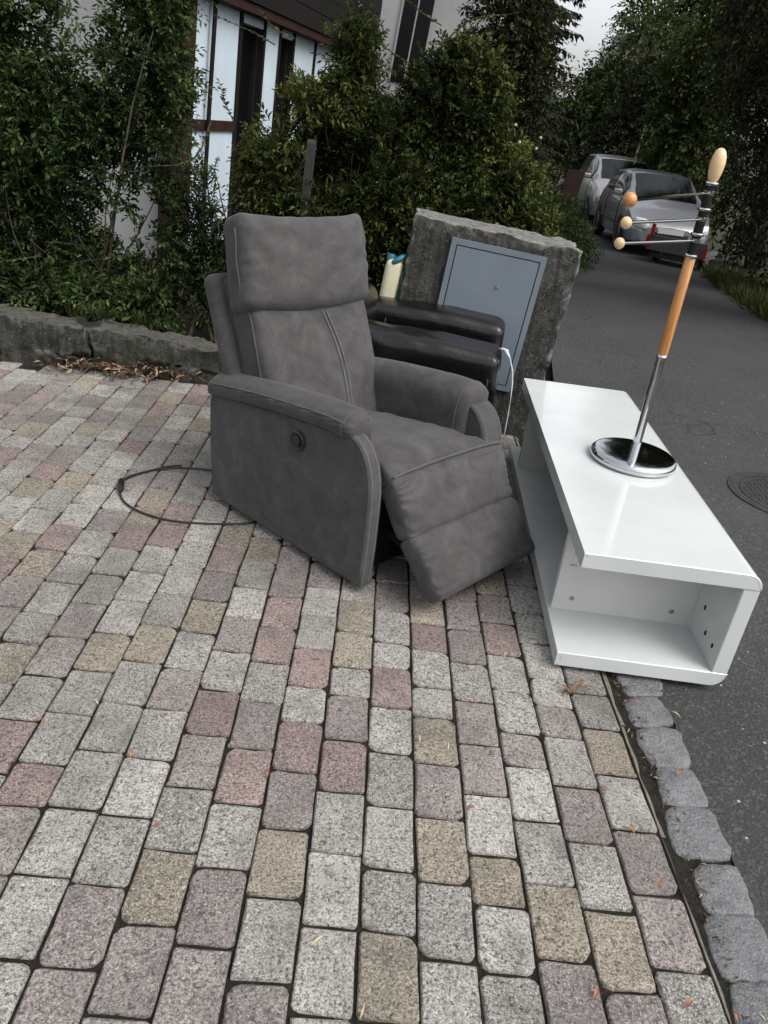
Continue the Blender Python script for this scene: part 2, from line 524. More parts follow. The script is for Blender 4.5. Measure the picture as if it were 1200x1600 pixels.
def leaf_mat(name, dark, mid, light, trans=.25, rough=.5):
    m, t, b = new_mat(name)
    at = N(t, 'ShaderNodeAttribute', attribute_name='tint')
    cl = ramp(t, at.outputs['Fac'], [(0, dark), (.55, mid), (.93, light), (1, [light[0] * 1.5, light[1] * 1.12, light[2]])]).outputs[0]
    t.links.new(cl, b.inputs['Base Color'])
    b.inputs['Roughness'].default_value = rough
    b.inputs['Specular IOR Level'].default_value = .14
    tr = N(t, 'ShaderNodeBsdfTranslucent'); t.links.new(cl, tr.inputs['Color'])
    mx = N(t, 'ShaderNodeMixShader'); mx.inputs[0].default_value = trans
    t.links.new(b.outputs[0], mx.inputs[1]); t.links.new(tr.outputs[0], mx.inputs[2])
    t.links.new(mx.outputs[0], t.nodes['Material Output'].inputs['Surface'])
    return m
M['leaf_hedge'] = leaf_mat('hedge_leaf', (.006, .012, .004), (.020, .037, .010), (.085, .128, .038))
M['leaf_olive'] = leaf_mat('olive_leaf', (.006, .010, .003), (.023, .034, .008), (.100, .125, .030))
M['leaf_ivy'] = leaf_mat('dark_tree_leaf', (.005, .008, .004), (.013, .019, .007), (.040, .050, .019), .15)
M['leaf_far'] = leaf_mat('far_tree_leaf', (.011, .019, .006), (.033, .050, .013), (.09, .12, .036))
M['needle'] = leaf_mat('conifer_needles', (.008, .012, .007), (.016, .021, .012), (.03, .037, .02), .1)
M['grass'] = leaf_mat('grass_blades', (.03, .042, .014), (.06, .075, .024), (.13, .13, .05))
M['petal_white'] = simple('white_petal', (.62, .58, .62), .7)
M['mulch'] = leaf_mat('bark_mulch', (.03, .02, .013), (.10, .065, .042), (.32, .25, .17), 0, .85)
M['fallen'] = simple('orange_brown_dead_leaf', (.26, .10, .045), .7, var=.5, vscale=30)
M['fallen_dry'] = simple('dry_brown_leaf', (.15, .085, .05), .8, var=.4, vscale=30)
M['straw'] = simple('pale_straw', (.5, .40, .24), .7)
M['pale_stick'] = simple('pale_peeled_stick', (.52, .48, .42), .7, var=.15, vscale=30)
M['car_silver'] = simple('silver_car_paint', (.27, .28, .30), .28, metal=.35, coat=.6)
M['car_silver2'] = simple('pale_silver_car_paint', (.30, .305, .31), .28, metal=.35, coat=.6)
M['car_glass'] = simple('tinted_car_glass', (.004, .0045, .005), .12, spec=.3)
M['car_trim'] = simple('black_car_trim', (.012, .012, .013), .55)
M['rubber'] = simple('tyre_rubber', (.014, .014, .014), .85)
M['alloy'] = simple('alloy_rim', (.28, .285, .29), .35, metal=.8)
M['lamp_glass'] = simple('headlamp_glass', (.72, .75, .78), .1, metal=.1, coat=.8)
M['plate'] = simple('white_plate', (.5, .5, .5), .5)
M['red_plastic'] = simple('red_reflector', (.36, .02, .02), .3)
M['trailer_board'] = simple('grey_trailer_board', (.085, .085, .083), .7, var=.25, vscale=9)
M['maroon'] = simple('dark_maroon_board', (.030, .010, .010), .7, var=.2)
M['cream'] = simple('cream_plastic', (.56, .52, .36), .45, var=.08, vscale=10)
M['green_plastic'] = simple('dark_green_plastic', (.02, .06, .045), .5)
M['teal'] = simple('teal_rubber', (.02, .13, .18), .45)
M['paper'] = simple('white_torn_lining', (.40, .45, .48), .8, var=.08)
M['iron'] = simple('cast_iron', (.045, .043, .042), .55, metal=.4, var=.3, vscale=30, bmp=.2, bscale=90)
M['edging'] = simple('edging_concrete', (.12, .108, .085), .9, var=.35, vscale=30, bmp=.5, bscale=90)
M['roof_tile'] = simple('grey_roof_tile', (.10, .098, .095), .8, var=.3, vscale=3)

# ================================================================== SETTING
def sheet(name, poly, z, mat, kind='structure', parent=None):
    V = [(x, y, z) for x, y in poly]
    o = mesh_obj(name, V, [tuple(range(len(poly)))], mat, parent)
    if kind: o['kind'] = kind
    return o
def zr(y):             # the lane dips gently beyond the pillar
    t = min(1.0, max(0.0, (y - 6.5) / 9.0)); return -.010 - .30 * t * t * (3 - 2 * t)
_gx = [-300, -60, -20, -8, -4, 0, 2, 4, 5, 6, 8, 12, 20, 60, 300]; _gy = [-100, -20, -5, 0, 3, 5, 6.5] + list(np.linspace(7.2, 15.5, 16)) + [17, 20, 26, 36, 50, 100, 400]
_V = [(x, y, zr(y) - .08 + (.02 * fbm((x, y, 0), .9) if abs(x) < 20 and y > 7 else 0)) for y in _gy for x in _gx]
_F = [(j * len(_gx) + i, j * len(_gx) + i + 1, (j + 1) * len(_gx) + i + 1, (j + 1) * len(_gx) + i) for j in range(len(_gy) - 1) for i in range(len(_gx) - 1)]
tag(mesh_obj('ground', _V, _F, M['verge'], None, True), kind='structure')

# ---- paved forecourt: base sheet + single stones
A_COL = R_(-2.55)
DC = np.array([math.sin(A_COL), math.cos(A_COL)])      # along a column of pavers
NC = np.array([DC[1], -DC[0]])                         # across
def cn(n, d): return NC * n + DC * d
def cnz(n, d, z): p = cn(n, d); return (p[0], p[1], z)
base_poly = [tuple(cn(-4.2, -.6)), tuple(cn(.935, -.6)), tuple(cn(.945, 4.7)), tuple(cn(-4.2, 4.7))]
pave = sheet('paved_forecourt', base_poly, -.011, M['joint'])

CW = .1236
def paver_mesh(name, w, l, mat, seed):
    r = random.Random(seed)
    hx, hy = w / 2 - .0014, l / 2 - .0014
    pts = []
    for cx, cy, a0 in ((1, 1, 0), (-1, 1, 90), (-1, -1, 180), (1, -1, 270)):
        rr = r.choice((.005, .007, .010, .013, .018, .026))
        for a in (8, 45, 82):
            an = R_(a0 + a)
            pts.append([cx * (hx - rr) + rr * math.cos(an) + r.uniform(-.0035, .0012) * cx, cy * (hy - rr) + rr * math.sin(an) + r.uniform(-.0035, .0012) * cy])
    # mid-edge points with a slight wave
    full = []
    for i in range(12):
        full.append(pts[i])
        if i % 3 == 2:
            q = pts[(i + 1) % 12]; p = pts[i]
            t = r.uniform(.35, .65)
            nx, ny = p[0] * (1 - t) + q[0] * t, p[1] * (1 - t) + q[1] * t
            k = 1 - r.uniform(-.008, .03)
            full.append([nx * (k if abs(nx) > hx * .8 else 1), ny * (k if abs(ny) > hy * .8 else 1)])
    n = len(full)
    V = []
    for x, y in full:      # top ring
        L = math.hypot(x, y); ins = r.uniform(.004, .008)
        V.append((x * (1 - ins / L), y * (1 - ins / L), -r.uniform(0, .0008)))
    for x, y in full: V.append((x, y, -.0040 - r.uniform(0, .003)))
    for x, y in full: V.append((x, y, -.035))
    F = [tuple(range(n))]
    for k in range(n):
        k2 = (k + 1) % n
        F.append((n + k, n + k2, k2, k)); F.append((2 * n + k, 2 * n + k2, n + k2, n + k))
    me = bpy.data.meshes.new(name); me.from_pydata(V, [], F)
    me.polygons.foreach_set('use_smooth', np.array([len(p.vertices) == 4 for p in me.polygons], dtype=bool)); me.materials.append(mat)
    return me
PK = ['pav_light', 'pav_grey', 'pav_mauve', 'pav_red', 'pav_beige']
PW = [.27, .26, .24, .11, .12]
LENS = [.178, .150, .128]
PM = {}
for ki, k in enumerate(PK):
    for li, l in enumerate(LENS):
        for s in range(5 if li == 0 else 2):
            PM.setdefault((k, li), []).append(paver_mesh('paver', CW, l, M[k], ki * 100 + li * 10 + s))
stones = []
for ci in range(-31, 6):
    n = .1094 + CW * (ci + .5)
    d = -.55 + rnd.uniform(0, .178)
    while d < 4.42:
        li = 0 if rnd.random() < .88 else rnd.choice((1, 2))
        l = LENS[li]
        k = rnd.choices(PK, PW)[0]
        x, y = cn(n, d + l / 2)
        stones.append((x, y, k, li))
        d += l + rnd.uniform(0, .003)
def in_wall(x, y): return y > 4.21 + (x + 2.3) * .12 + .06 * math.sin(x * 7) + .03 * math.sin(x * 19)
vis = []; rest = []
for s in stones:
    x, y, k, li = s
    if in_wall(x, y): continue
    if x > 2: continue
    px, py, kk = proj((x, y, 0)) if y > .2 else (-999, -999, 1)
    hidden = .05 < x < .6 and False
    # under the chair or the bench nothing of the stone is seen
    u = (x + .049) * .763 + (y - 2.276) * -.647; v = (x + .049) * .647 + (y - 2.276) * .763
    under = (-.80 < u < -.08 and .10 < v < .66) or (x > .68 and 2.15 < y < 3.75)
    if -45 < px < 1245 and 400 < py < 1660 and not under: vis.append((kk, s))
    else: rest.append(s)
vis.sort(key=lambda t: t[0])
single, rest = vis[:300], [s for _, s in vis[300:]] + rest
for i, (_, (x, y, k, li)) in enumerate(single):
    o = link('paver', rnd.choice(PM[(k, li)]), pave)
    o.location = (x, y, rnd.uniform(-.0035, .0015))
    o.rotation_euler = (rnd.gauss(0, .010), rnd.gauss(0, .010), -A_COL + rnd.gauss(0, .008) + (math.pi if rnd.random() < .5 else 0))
# stones beyond the first 300, joined into one part per colour
for k in PK:
    mb = MB()
    for (x, y, kk, li) in rest:
        if kk != k: continue
        me = rnd.choice(PM[(k, li)])
        a = -A_COL + rnd.gauss(0, .008); c_, s_ = math.cos(a), math.sin(a); dz = rnd.uniform(-.0025, .0012)
        V = [(x + v.co.x * c_ - v.co.y * s_, y + v.co.x * s_ + v.co.y * c_, v.co.z + dz) for v in me.vertices]
        mb.add(V, [tuple(p.vertices) for p in me.polygons])
    o = mb.build('far_pavers', M[k], pave, True); o['kind'] = 'stuff'
    o.data.polygons.foreach_set('use_smooth', np.array([len(p.vertices) == 4 for p in o.data.polygons], dtype=bool))

# ---- edging strip, granite setts, road
edge_t = tag(mesh_obj('edging_bed', [cnz(.93, -.6, -.016), cnz(1.10, -.6, -.016), cnz(1.10, 4.6, -.016), cnz(.93, 4.6, -.016)], [(0, 1, 2, 3)], M['joint']), kind='structure')
mbs = []
d = -.5
while d < 4.4:
    l = rnd.uniform(.3, .55)
    w0 = .853; w1 = .853 + rnd.uniform(.012, .024)
    mb = MB()
    seg = 6
    rings = []
    for i in range(seg + 1):
        dd = d + (l - .006) * i / seg
        j = rnd.uniform(-.003, .004)
        rings.append([cnz(w0, dd, -.03), cnz(w1 + j, dd, -.03), cnz(w1 + j - .003, dd, -.007 + rnd.uniform(-.006, .002)), cnz(w0 + .003, dd, -.004 + rnd.uniform(-.004, .001))])
    V, F = loft(rings); mb.add(V, F)
    mb.build('edging_strip', M['edging'], edge_t, False)
    d += l
def sett(quad, seed):
    """quad: four ground corners far-left, far-right, near-right, near-left in (n, d)"""
    r = random.Random(seed)
    q = np.array(quad); ctr2 = q.mean(0); q = ctr2 + (q - ctr2) * (1.18, 1.14) + (-.020, 0)
    nn = 24; out = []
    for k in range(nn):
        an = 2 * math.pi * k / nn
        ca, sa = math.cos(an), math.sin(an); e = 6.0
        rad = (abs(ca) ** e + abs(sa) ** e) ** (-1 / e) * r.uniform(.93, 1.02)
        a_, b_ = ca * rad, sa * rad
        p = (q[0] * (1 - a_) * (1 + b_) + q[1] * (1 + a_) * (1 + b_) + q[2] * (1 + a_) * (1 - b_) + q[3] * (1 - a_) * (1 - b_)) / 4
        out.append(p - ctr2)
    tz = [r.uniform(-.004, .002) for _ in range(nn)]
    rings = []
    for s_, z in ((1.0, -.05), (1.0, -.012), (.985, -.005), (.955, -.0015), (.75, .0005), (.35, .001)):
        rings.append([np.array(cnz(ctr2[0] + x * s_, ctr2[1] + y * s_, z - .003 + tz[k] * (min(1, s_) if z > -.03 else 0))) for k, (x, y) in enumerate(out)])
    V, F = loft(rings)
    ctr = np.array(cnz(ctr2[0], ctr2[1], 0))
    o = mesh_obj('granite_sett', np.array(V) - ctr, F, M['granite'], None, True)
    o.parent = edge_t; o.location = ctr
def nd(x, y): p = gnd(x, y)[:2]; return (float(p @ NC), float(p @ DC))
SQ = [[(275, 188), (398, 185), (445, 226), (300, 228)], [(288, 240), (420, 234), (492, 342), (330, 357)], [(333, 370), (500, 362), (562, 532), (402, 515)], [(422, 532), (566, 542), (645, 692), (455, 676)],
      [(456, 702), (640, 698), (738, 908), (515, 888)], [(578, 942), (755, 936), (835, 1142), (645, 1128)], [(632, 1142), (850, 1150), (945, 1405), (705, 1400)], [(738, 1428), (955, 1425), (1030, 1660), (802, 1660)]]
SQ = [[nd(880 + x * .375, 1000 + y * .375) for x, y in qd] for qd in SQ]
dfar = SQ[0][0][1] + .006
while dfar < 4.2:
    l = rnd.uniform(.11, .15); a = .945 + rnd.uniform(-.012, .012); w_ = rnd.uniform(.115, .14)
    SQ.insert(0, [(a, dfar + l - .008), (a + w_, dfar + l - .008), (a + w_, dfar), (a, dfar)]); dfar += l
dn = min(p[1] for p in SQ[-1]) - .006
while dn > -.5:
    l = rnd.uniform(.12, .15); a = .93 + rnd.uniform(-.01, .01); w_ = rnd.uniform(.12, .14)
    SQ.append([(a, dn), (a + w_, dn), (a + w_, dn - l + .008), (a, dn - l + .008)]); dn -= l
for i, qd in enumerate(SQ): sett(qd, 500 + i)
edge_pts = sorted([(p[1], p[0]) for qd in SQ for p in (qd[1], qd[2])])
ed_d, ed_n = [p[0] for p in edge_pts], [p[1] for p in edge_pts]
# asphalt with a ragged edge along the setts; the lane bends right and runs on between the hedges
left = []
d = -.6
while d < 4.2:
    p = cn(np.interp(d, ed_d, ed_n) - .020 + rnd.uniform(-.006, .005), d)
    left.append((p[0], p[1])); d += .025
left += [(1.0, 4.7), (1.25, 7), (1.9, 11), (2.6, 15), (3.3, 21), (4.4, 28), (6.5, 38), (10, 50)]
right = [(4.0, -.6), (4.0, 6), (4.2, 9.3), (4.6, 11.5), (5.3, 15), (6.3, 20), (7.6, 26), (10.5, 38), (15, 50)]
ly, lx = [p[1] for p in left], [p[0] for p in left]; ry, rx = [p[1] for p in right], [p[0] for p in right]
ys_ = sorted(set(ly + list(np.linspace(4.7, 16, 30)) + [18, 20, 23, 26, 30, 34, 38, 44, 50]))
V = []; F = []
for y in ys_:
    a, b_ = np.interp(y, ly, lx), np.interp(y, ry, rx)
    for t in (0, .04, .3, .6, 1): V.append((a + (b_ - a) * t, y, zr(y)))
for j in range(len(ys_) - 1):
    for i in range(4): F.append((j * 5 + i, j * 5 + i + 1, (j + 1) * 5 + i + 1, (j + 1) * 5 + i))
tag(mesh_obj('road', V, F, M['asphalt'], None, True), kind='structure')

# manhole cover in the road, cut by the right edge of the picture
mc = gnd(1236, 776)
mh = thing('manhole_cover', 'round cast iron manhole cover with raised tread set in the asphalt', 'manhole', (mc[0], mc[1], -.010))
def ring_mesh(r0, r1, z0, z1, n=40):
    prof = [(r0, z0), (r0, z1), (r1, z1), (r1, z0)]
    V = []; F = []
    for (r, z) in prof:
        for k in range(n):
            an = 2 * math.pi * k / n; V.append((mc[0] + r * math.cos(an), mc[1] + r * math.sin(an), z))
    for i in range(4):
        j = (i + 1) % 4
        for k in range(n):
            k2 = (k + 1) % n; F.append((i * n + k, j * n + k, j * n + k2, i * n + k2))
    return V, F
MB().add(*ring_mesh(.265, .315, -.03, -.004)).build('frame', M['iron'], mh)
MB().lathe([(.255, -.03), (.255, -.006), (.25, -.0045)], 40, (mc[0], mc[1], 0)).build('lid', M['iron'], mh)
mb = MB()
for i in range(-8, 9):
    for j in range(-8, 9):
        x, y = i * .028, j * .028
        if math.hypot(x, y) < .235:
            o_ = (.011, .004) if (i + j) % 2 else (.004, .011)
            mb.box((mc[0] + x - o_[0], mc[1] + y - o_[1], -.0045), (mc[0] + x + o_[0], mc[1] + y + o_[1], -.0015))
o = mb.build('tread', M['iron'], mh); o['kind'] = 'stuff'

# ================================================================== low wall, bed
def rough_box(lo, hi, res, amp, sc, r=.02, shear=None, chip=0.0):
    lo, hi = np.array(lo), np.array(hi); c_ = (lo + hi) / 2; h = (hi - lo) / 2
    def de(a, b, cc):
        P = np.stack([a, b, cc], 1) + c_
        out = np.empty_like(P)
        for i, p in enumerate(P):
            q = (p - c_) / h
            nv = Vector(p) * sc
            e = sorted(np.abs(q))[1]           # near an edge -> chips
            k = amp * (1 + chip * max(0, (e - .86) / .14))
            d_ = Vector((mnoise.noise(nv), mnoise.noise(nv + Vector((7, 3, 1))), mnoise.noise(nv + Vector((2, 9, 5))))) * k
            d_ += Vector((mnoise.noise(nv * 3.7), mnoise.noise(nv * 3.7 + Vector((7, 3, 1))), mnoise.noise(nv * 3.7 + Vector((2, 9, 5))))) * k * .45
            if chip and e > .8:
                ch = max(0, mnoise.noise(nv * 1.6 + Vector((4, 4, 4)))) * (e - .8) / .2 * amp * chip
                d_ -= Vector(q) * ch
            out[i] = p + np.array(d_)
        return out
    n = [max(2, int(2 * v / res)) for v in h]
    V, F = cushion(h[0], h[1], h[2], r, n[0], n[1], n[2], de, ne=2)
    if shear: V = np.array([shear(*v) for v in V])
    return V, F
low = thing('low_wall', 'low broken mossy concrete garden wall along the back of the paving', 'wall', (-1.8, 4.38, 0))
def wall_sh(x, y, z): return (x, y + (x + 2.3) * .12, z)
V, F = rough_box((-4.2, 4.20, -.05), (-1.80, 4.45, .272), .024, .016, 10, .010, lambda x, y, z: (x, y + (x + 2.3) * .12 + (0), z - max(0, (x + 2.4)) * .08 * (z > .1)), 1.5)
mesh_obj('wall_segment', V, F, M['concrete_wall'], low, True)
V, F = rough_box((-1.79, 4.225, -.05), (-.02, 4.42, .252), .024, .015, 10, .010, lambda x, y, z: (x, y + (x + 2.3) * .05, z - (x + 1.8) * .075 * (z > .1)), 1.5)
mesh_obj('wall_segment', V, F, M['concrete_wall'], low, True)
bx, by = np.linspace(-5, .9, 40), np.linspace(4.36, 8.5, 30)
V = []; F = []
for j, y in enumerate(by):
    for i, x in enumerate(bx):
        V.append((x, y + (x + 2.3) * .03, .05 + .05 * fbm((x, y, 0), 2.2) - (y - 4.4) * .03))
for j in range(len(by) - 1):
    for i in range(len(bx) - 1):
        a = j * len(bx) + i; F.append((a, a + 1, a + 1 + len(bx), a + len(bx)))
tag(mesh_obj('soil_bed', V, F, M['soil'], None, True), kind='structure')

# ================================================================== concrete pillar with steel door (leans to the right)
PY = 4.10
pil = thing('concrete_pillar', 'leaning weathered concrete pillar with a blue grey steel meter door', 'pillar', (.35, PY + .18, 0))
LEAN = math.tan(R_(4.4))
TOPL = atY(645, 335, PY); TOPR = atY(912, 392, PY)
def plean(x, y, z):   # pillar frame: x across, z up; whole block tilted about its base
    a = -R_(4.4); x0, z0 = .35, 0.0
    dx, dz = x - x0, z - z0
    return np.array((x0 + dx * math.cos(a) - dz * math.sin(a), y, z0 + dx * math.sin(a) + dz * math.cos(a)))
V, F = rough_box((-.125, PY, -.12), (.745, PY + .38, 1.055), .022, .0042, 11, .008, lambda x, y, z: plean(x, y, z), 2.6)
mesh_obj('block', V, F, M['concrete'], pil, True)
def unlean(p):
    a = R_(4.4); dx, dz = p[0] - .35, p[2]
    return np.array((.35 + dx * math.cos(a) - dz * math.sin(a), p[1], dx * math.sin(a) + dz * math.cos(a)))
d_tl, d_tr = unlean(atY(707, 370, PY)), unlean(atY(855, 402, PY))
dx0, dx1, dz1 = d_tl[0], d_tr[0], (d_tl[2] + d_tr[2]) / 2
dz0 = dz1 - .72
YF = PY - .022
fw = .028
df = MB()
for lo, hi in (((dx0, YF, dz0), (dx0 + fw, PY + .03, dz1)), ((dx1 - fw, YF, dz0), (dx1, PY + .03, dz1)), ((dx0 + fw, YF, dz1 - fw), (dx1 - fw, PY + .03, dz1)), ((dx0 + fw, YF, dz0), (dx1 - fw, PY + .03, dz0 + fw))):
    df.box(lo, hi, plean)
df.build('door_frame', M['steel_door'], pil)
MB().box((dx0 + fw, YF + .014, dz0 + fw), (dx1 - fw, PY + .02, dz1 - fw), plean).build('door_gap', M['dark_gap'], pil)
g = .0055
leaf = MB().box((dx0 + fw + g, YF + .001, dz0 + fw + g), (dx1 - fw - g, YF + .013, dz1 - fw - g), plean).build('door_leaf', M['steel_door'], pil)
lk = MB(); lk.lathe([(.009, 0), (.009, .004), (.006, .005)], 14, ax=lambda x, y, z: plean((dx0 + dx1) / 2 + .035 + x, YF - z, dz1 - .19 + y)); lk.build('lock', M['steel_door'], leaf, True)

# ================================================================== half-timbered house
hc = atY(292, 145, 8.0); HX, HY = hc[0], 8.0
AZ = R_(8.0)
HS = math.tan(R_(2.4))
house = thing('timbered_house', 'white plastered house with dark red brown timber posts behind the shrubs', 'house', (HX, HY, -.3))
def fa(s, out, z):   # receding facade: s along, out = towards the road
    return np.array((HX + math.sin(AZ) * s + math.cos(AZ) * out + HS * (z - 1.5), HY + math.cos(AZ) * s - math.sin(AZ) * out, z))
def fb(s, out, z):   # facade facing the paving: s to the left
    return np.array((HX - math.cos(AZ) * s - math.sin(AZ) * out + HS * (z - 1.5), HY + math.sin(AZ) * s - math.cos(AZ) * out, z))
EV = 2.37
def panel(ax, s0, s1, z0, z1, mat, name='plaster_panel', o0=-.20, o1=0.0, parent=house):
    return MB().box((s0, o0, z0), (s1, o1, z1), ax).build(name, mat, parent)
panel(fa, .10, 1.24, -.3, 1.17, M['plaster']); panel(fa, .10, 1.24, 1.27, EV, M['plaster'])
panel(fa, 1.98, 2.50, -.3, 1.0, M['plaster']); panel(fa, 1.98, 2.50, 1.08, EV, M['plaster'])
panel(fa, 1.24, 1.98, 2.20, EV, M['plaster']); panel(fa, 2.50, 3.02, 2.20, EV, M['plaster'])
panel(fa, 3.06, 3.95, -.3, EV, M['plaster']); panel(fa, 4.02, 6.6, -.3, EV, M['plaster'])
panel(fa, -.12, .10, -.3, 4.2, M['timber'], 'timber_post', -.20, .025)
for s0, s1, m_ in ((1.20, 1.27, 'timber_black'), (1.93, 1.99, 'timber_black'), (2.48, 2.53, 'timber_black'), (3.0, 3.07, 'timber_black'), (3.95, 4.02, 'timber_black'), (6.55, 6.7, 'timber')):
    panel(fa, s0, s1, -.3, EV, M[m_], 'timber_post', -.15, .02)
panel(fa, .10, 1.20, 1.17, 1.27, M['timber'], 'timber_beam', -.15, .022)
panel(fa, 1.99, 2.48, 1.0, 1.08, M['timber'], 'timber_beam', -.15, .022)
for s0, s1 in ((1.27, 1.93), (2.53, 3.0)):
    w = panel(fa, s0, s1, .15, 2.20, M['window_dark'], 'window', -.15, -.10)
    panel(fa, s0, s0 + .05, .15, 2.20, M['timber_black'], 'window_frame', -.098, -.05, w)
    panel(fa, s1 - .05, s1, .15, 2.20, M['timber_black'], 'window_frame', -.098, -.05, w)
    panel(fa, s0, s1, -.3, .14, M['plaster'], 'plaster_panel', -.2, 0)
# brace on the lower field and the downpipe
MB().add([fa(1.99, .022, .30), fa(2.10, .022, .30), fa(2.50, .022, .92), fa(2.39, .022, .92), fa(1.99, -.1, .30), fa(2.10, -.1, .30), fa(2.50, -.1, .92), fa(2.39, -.1, .92)],
         [(0, 1, 2, 3), (7, 6, 5, 4), (0, 4, 5, 1), (1, 5, 6, 2), (2, 6, 7, 3), (3, 7, 4, 0)]).build('timber_brace', M['timber'], house)
MB().tube([fa(.36, .06, -.3), fa(.39, .06, 1.2), fa(.44, .06, EV + .2)], .022, 8).build('downpipe', M['timber_black'], house, True)
# boarded upper storey jutting out over the wall
for i in range(9):
    panel(fa, -.15, 7.0, EV + i * .2, EV + i * .2 + .193, M['timber_black'], 'cladding_board', -.3, .16 + .004 * (i % 2))
panel(fa, -.15, 7.0, EV - .09, EV - .006, M['timber'], 'eave_beam', -.1, .14)
# left facade: same white plaster, its shade put into a greyer colour
panel(fb, .12, 6.0, -.3, 1.2, M['plaster_grey_and_shaded'], o1=-.02); panel(fb, .12, 6.0, 1.32, 4.2, M['plaster_grey_and_shaded'], o1=-.02)
panel(fb, .12, 6.0, 1.2, 1.32, M['timber'], 'timber_beam', -.15, 0.0)
for s in (1.75, 3.6): panel(fb, s, s + .13, -.3, 4.2, M['timber_black'], 'timber_post', -.12, .004)
panel(fb, -.25, 6.2, 4.2, 4.5, M['timber'], 'eave_beam', -.4, .3)
# pale house further back
g0 = atY(572, 60, 19.0)
gh = thing('grey_house', 'pale grey rendered house with a dark window beyond the timbered house', 'house', (g0[0], 19.0, -.3))
GS = math.tan(R_(5))
def gx(x, y, z): return (g0[0] + x + GS * (z - 2), 19.0 + y, z)
MB().box((-.9, .0, -.3), (2.6, 4, 6.5), gx).build('wall', M['plaster_grey_and_shaded'], gh)
wp = atY(618, 30, 19.0)[0] - g0[0]
w = MB().box((wp, -.03, 2.2), (wp + .62, .02, 4.2), gx).build('window', M['window_dark'], gh)
for a, b in ((-.04, 0), (.29, .32), (.62, .66)):
    MB().box((wp + a, -.05, 2.2), (wp + b, -.03, 4.2), gx).build('window_frame', M['window_frame'], w)

# ================================================================== foliage helpers
def unit(a): return a / np.maximum(np.linalg.norm(a, axis=-1, keepdims=True), 1e-9)
def leaf_geo(P, D, Nn, L, W, fold=.25):
    S = unit(np.cross(D, Nn)); U = np.cross(S, D)
    L = L[:, None]; W = W[:, None]
    a = P; b = P + D * L * .45 + S * W * .5 + U * W * fold
    c_ = P + D * L - U * L * .12; d_ = P + D * L * .45 - S * W * .5 + U * W * fold
    n = len(P)
    V = np.stack([a, b, c_, d_], 1).reshape(-1, 3)
    i = np.arange(n) * 4
    F = np.concatenate([np.stack([i, i + 1, i + 2], 1), np.stack([i, i + 2, i + 3], 1)], 0)
    return V, F
def pseudo(P, s, ph=0.0):
    x, y, z = P[:, 0] * s + ph, P[:, 1] * s + ph * 1.7, P[:, 2] * s - ph
    return (np.sin(x * 1.7 + 1.3 * np.sin(y * 1.1 + z)) + np.sin(y * 2.1 + 1.1 * np.sin(z * 1.3 + x * .7)) + np.sin(z * 1.9 + 1.2 * np.sin(x * 1.4 - y))) / 3
def sprigs(Cn, Dn, slen, nl, LL, WW, droop=.25, spread=.9):
    """leaves along curved shoots; returns leaf verts/faces/tint + shoot polylines"""
    n = len(Cn)
    t = (np.arange(nl) + .5) / nl
    side = unit(np.cross(Dn, rng.normal(size=(n, 3))))
    Ps, Ds, Ns, Ls, Ws, Ts = [], [], [], [], [], []
    st = rng.normal(0, .13, n) + .26 * pseudo(Cn, 3.2 / max(LL / .045, 1), 3.0)     # tint per shoot, in patches
    for k in range(nl):
        f = t[k]
        P = Cn + Dn * (slen * f)[:, None]
        P = P + np.array([0, 0, -1]) * (droop * slen * f * f)[:, None]
        ax = unit(Dn + np.array([0, 0, -2 * droop * f]))
        sgn = 1 if k % 2 else -1
        D = unit(ax * .75 + side * sgn * spread + rng.normal(0, .28, (n, 3)))
        if k == nl - 1: D = unit(ax + rng.normal(0, .15, (n, 3)))
        Nn = unit(np.array([0, 0, 1.0]) + rng.normal(0, .45, (n, 3)))
        Ps.append(P); Ds.append(D); Ns.append(Nn)
        sc = rng.uniform(.65, 1.15, n) * (1.05 - .35 * f)
        Ls.append(LL * sc); Ws.append(WW * sc)
        Ts.append(np.clip(.33 + .38 * f + st + rng.normal(0, .13, n), 0, 1))
    P, D, Nn, L, W, T = map(np.concatenate, (Ps, Ds, Ns, Ls, Ws, Ts))
    V, F = leaf_geo(P, D, Nn, L, W)
    return V, F, np.concatenate([T, T])
def blob_points(blobs, n, bias=.38, gap=.0, gs=2.2, ph=0.0):
    w = np.array([b[2] if len(b) > 2 else b[1][0] * b[1][1] + b[1][0] * b[1][2] for b in blobs], float); w /= w.sum()
    which = rng.choice(len(blobs), n, p=w)
    C0 = np.array([b[0] for b in blobs])[which]; Rr = np.array([b[1] for b in blobs])[which]
    d = unit(rng.normal(size=(n, 3)))
    r = rng.random(n) ** bias
    lump = 1 + .16 * pseudo(d * 2 + C0, 2.2, ph)
    P = C0 + d * Rr * (r * lump)[:, None]
    keep = pseudo(P, gs, ph) > gap
    return P[keep], d[keep], C0[keep]
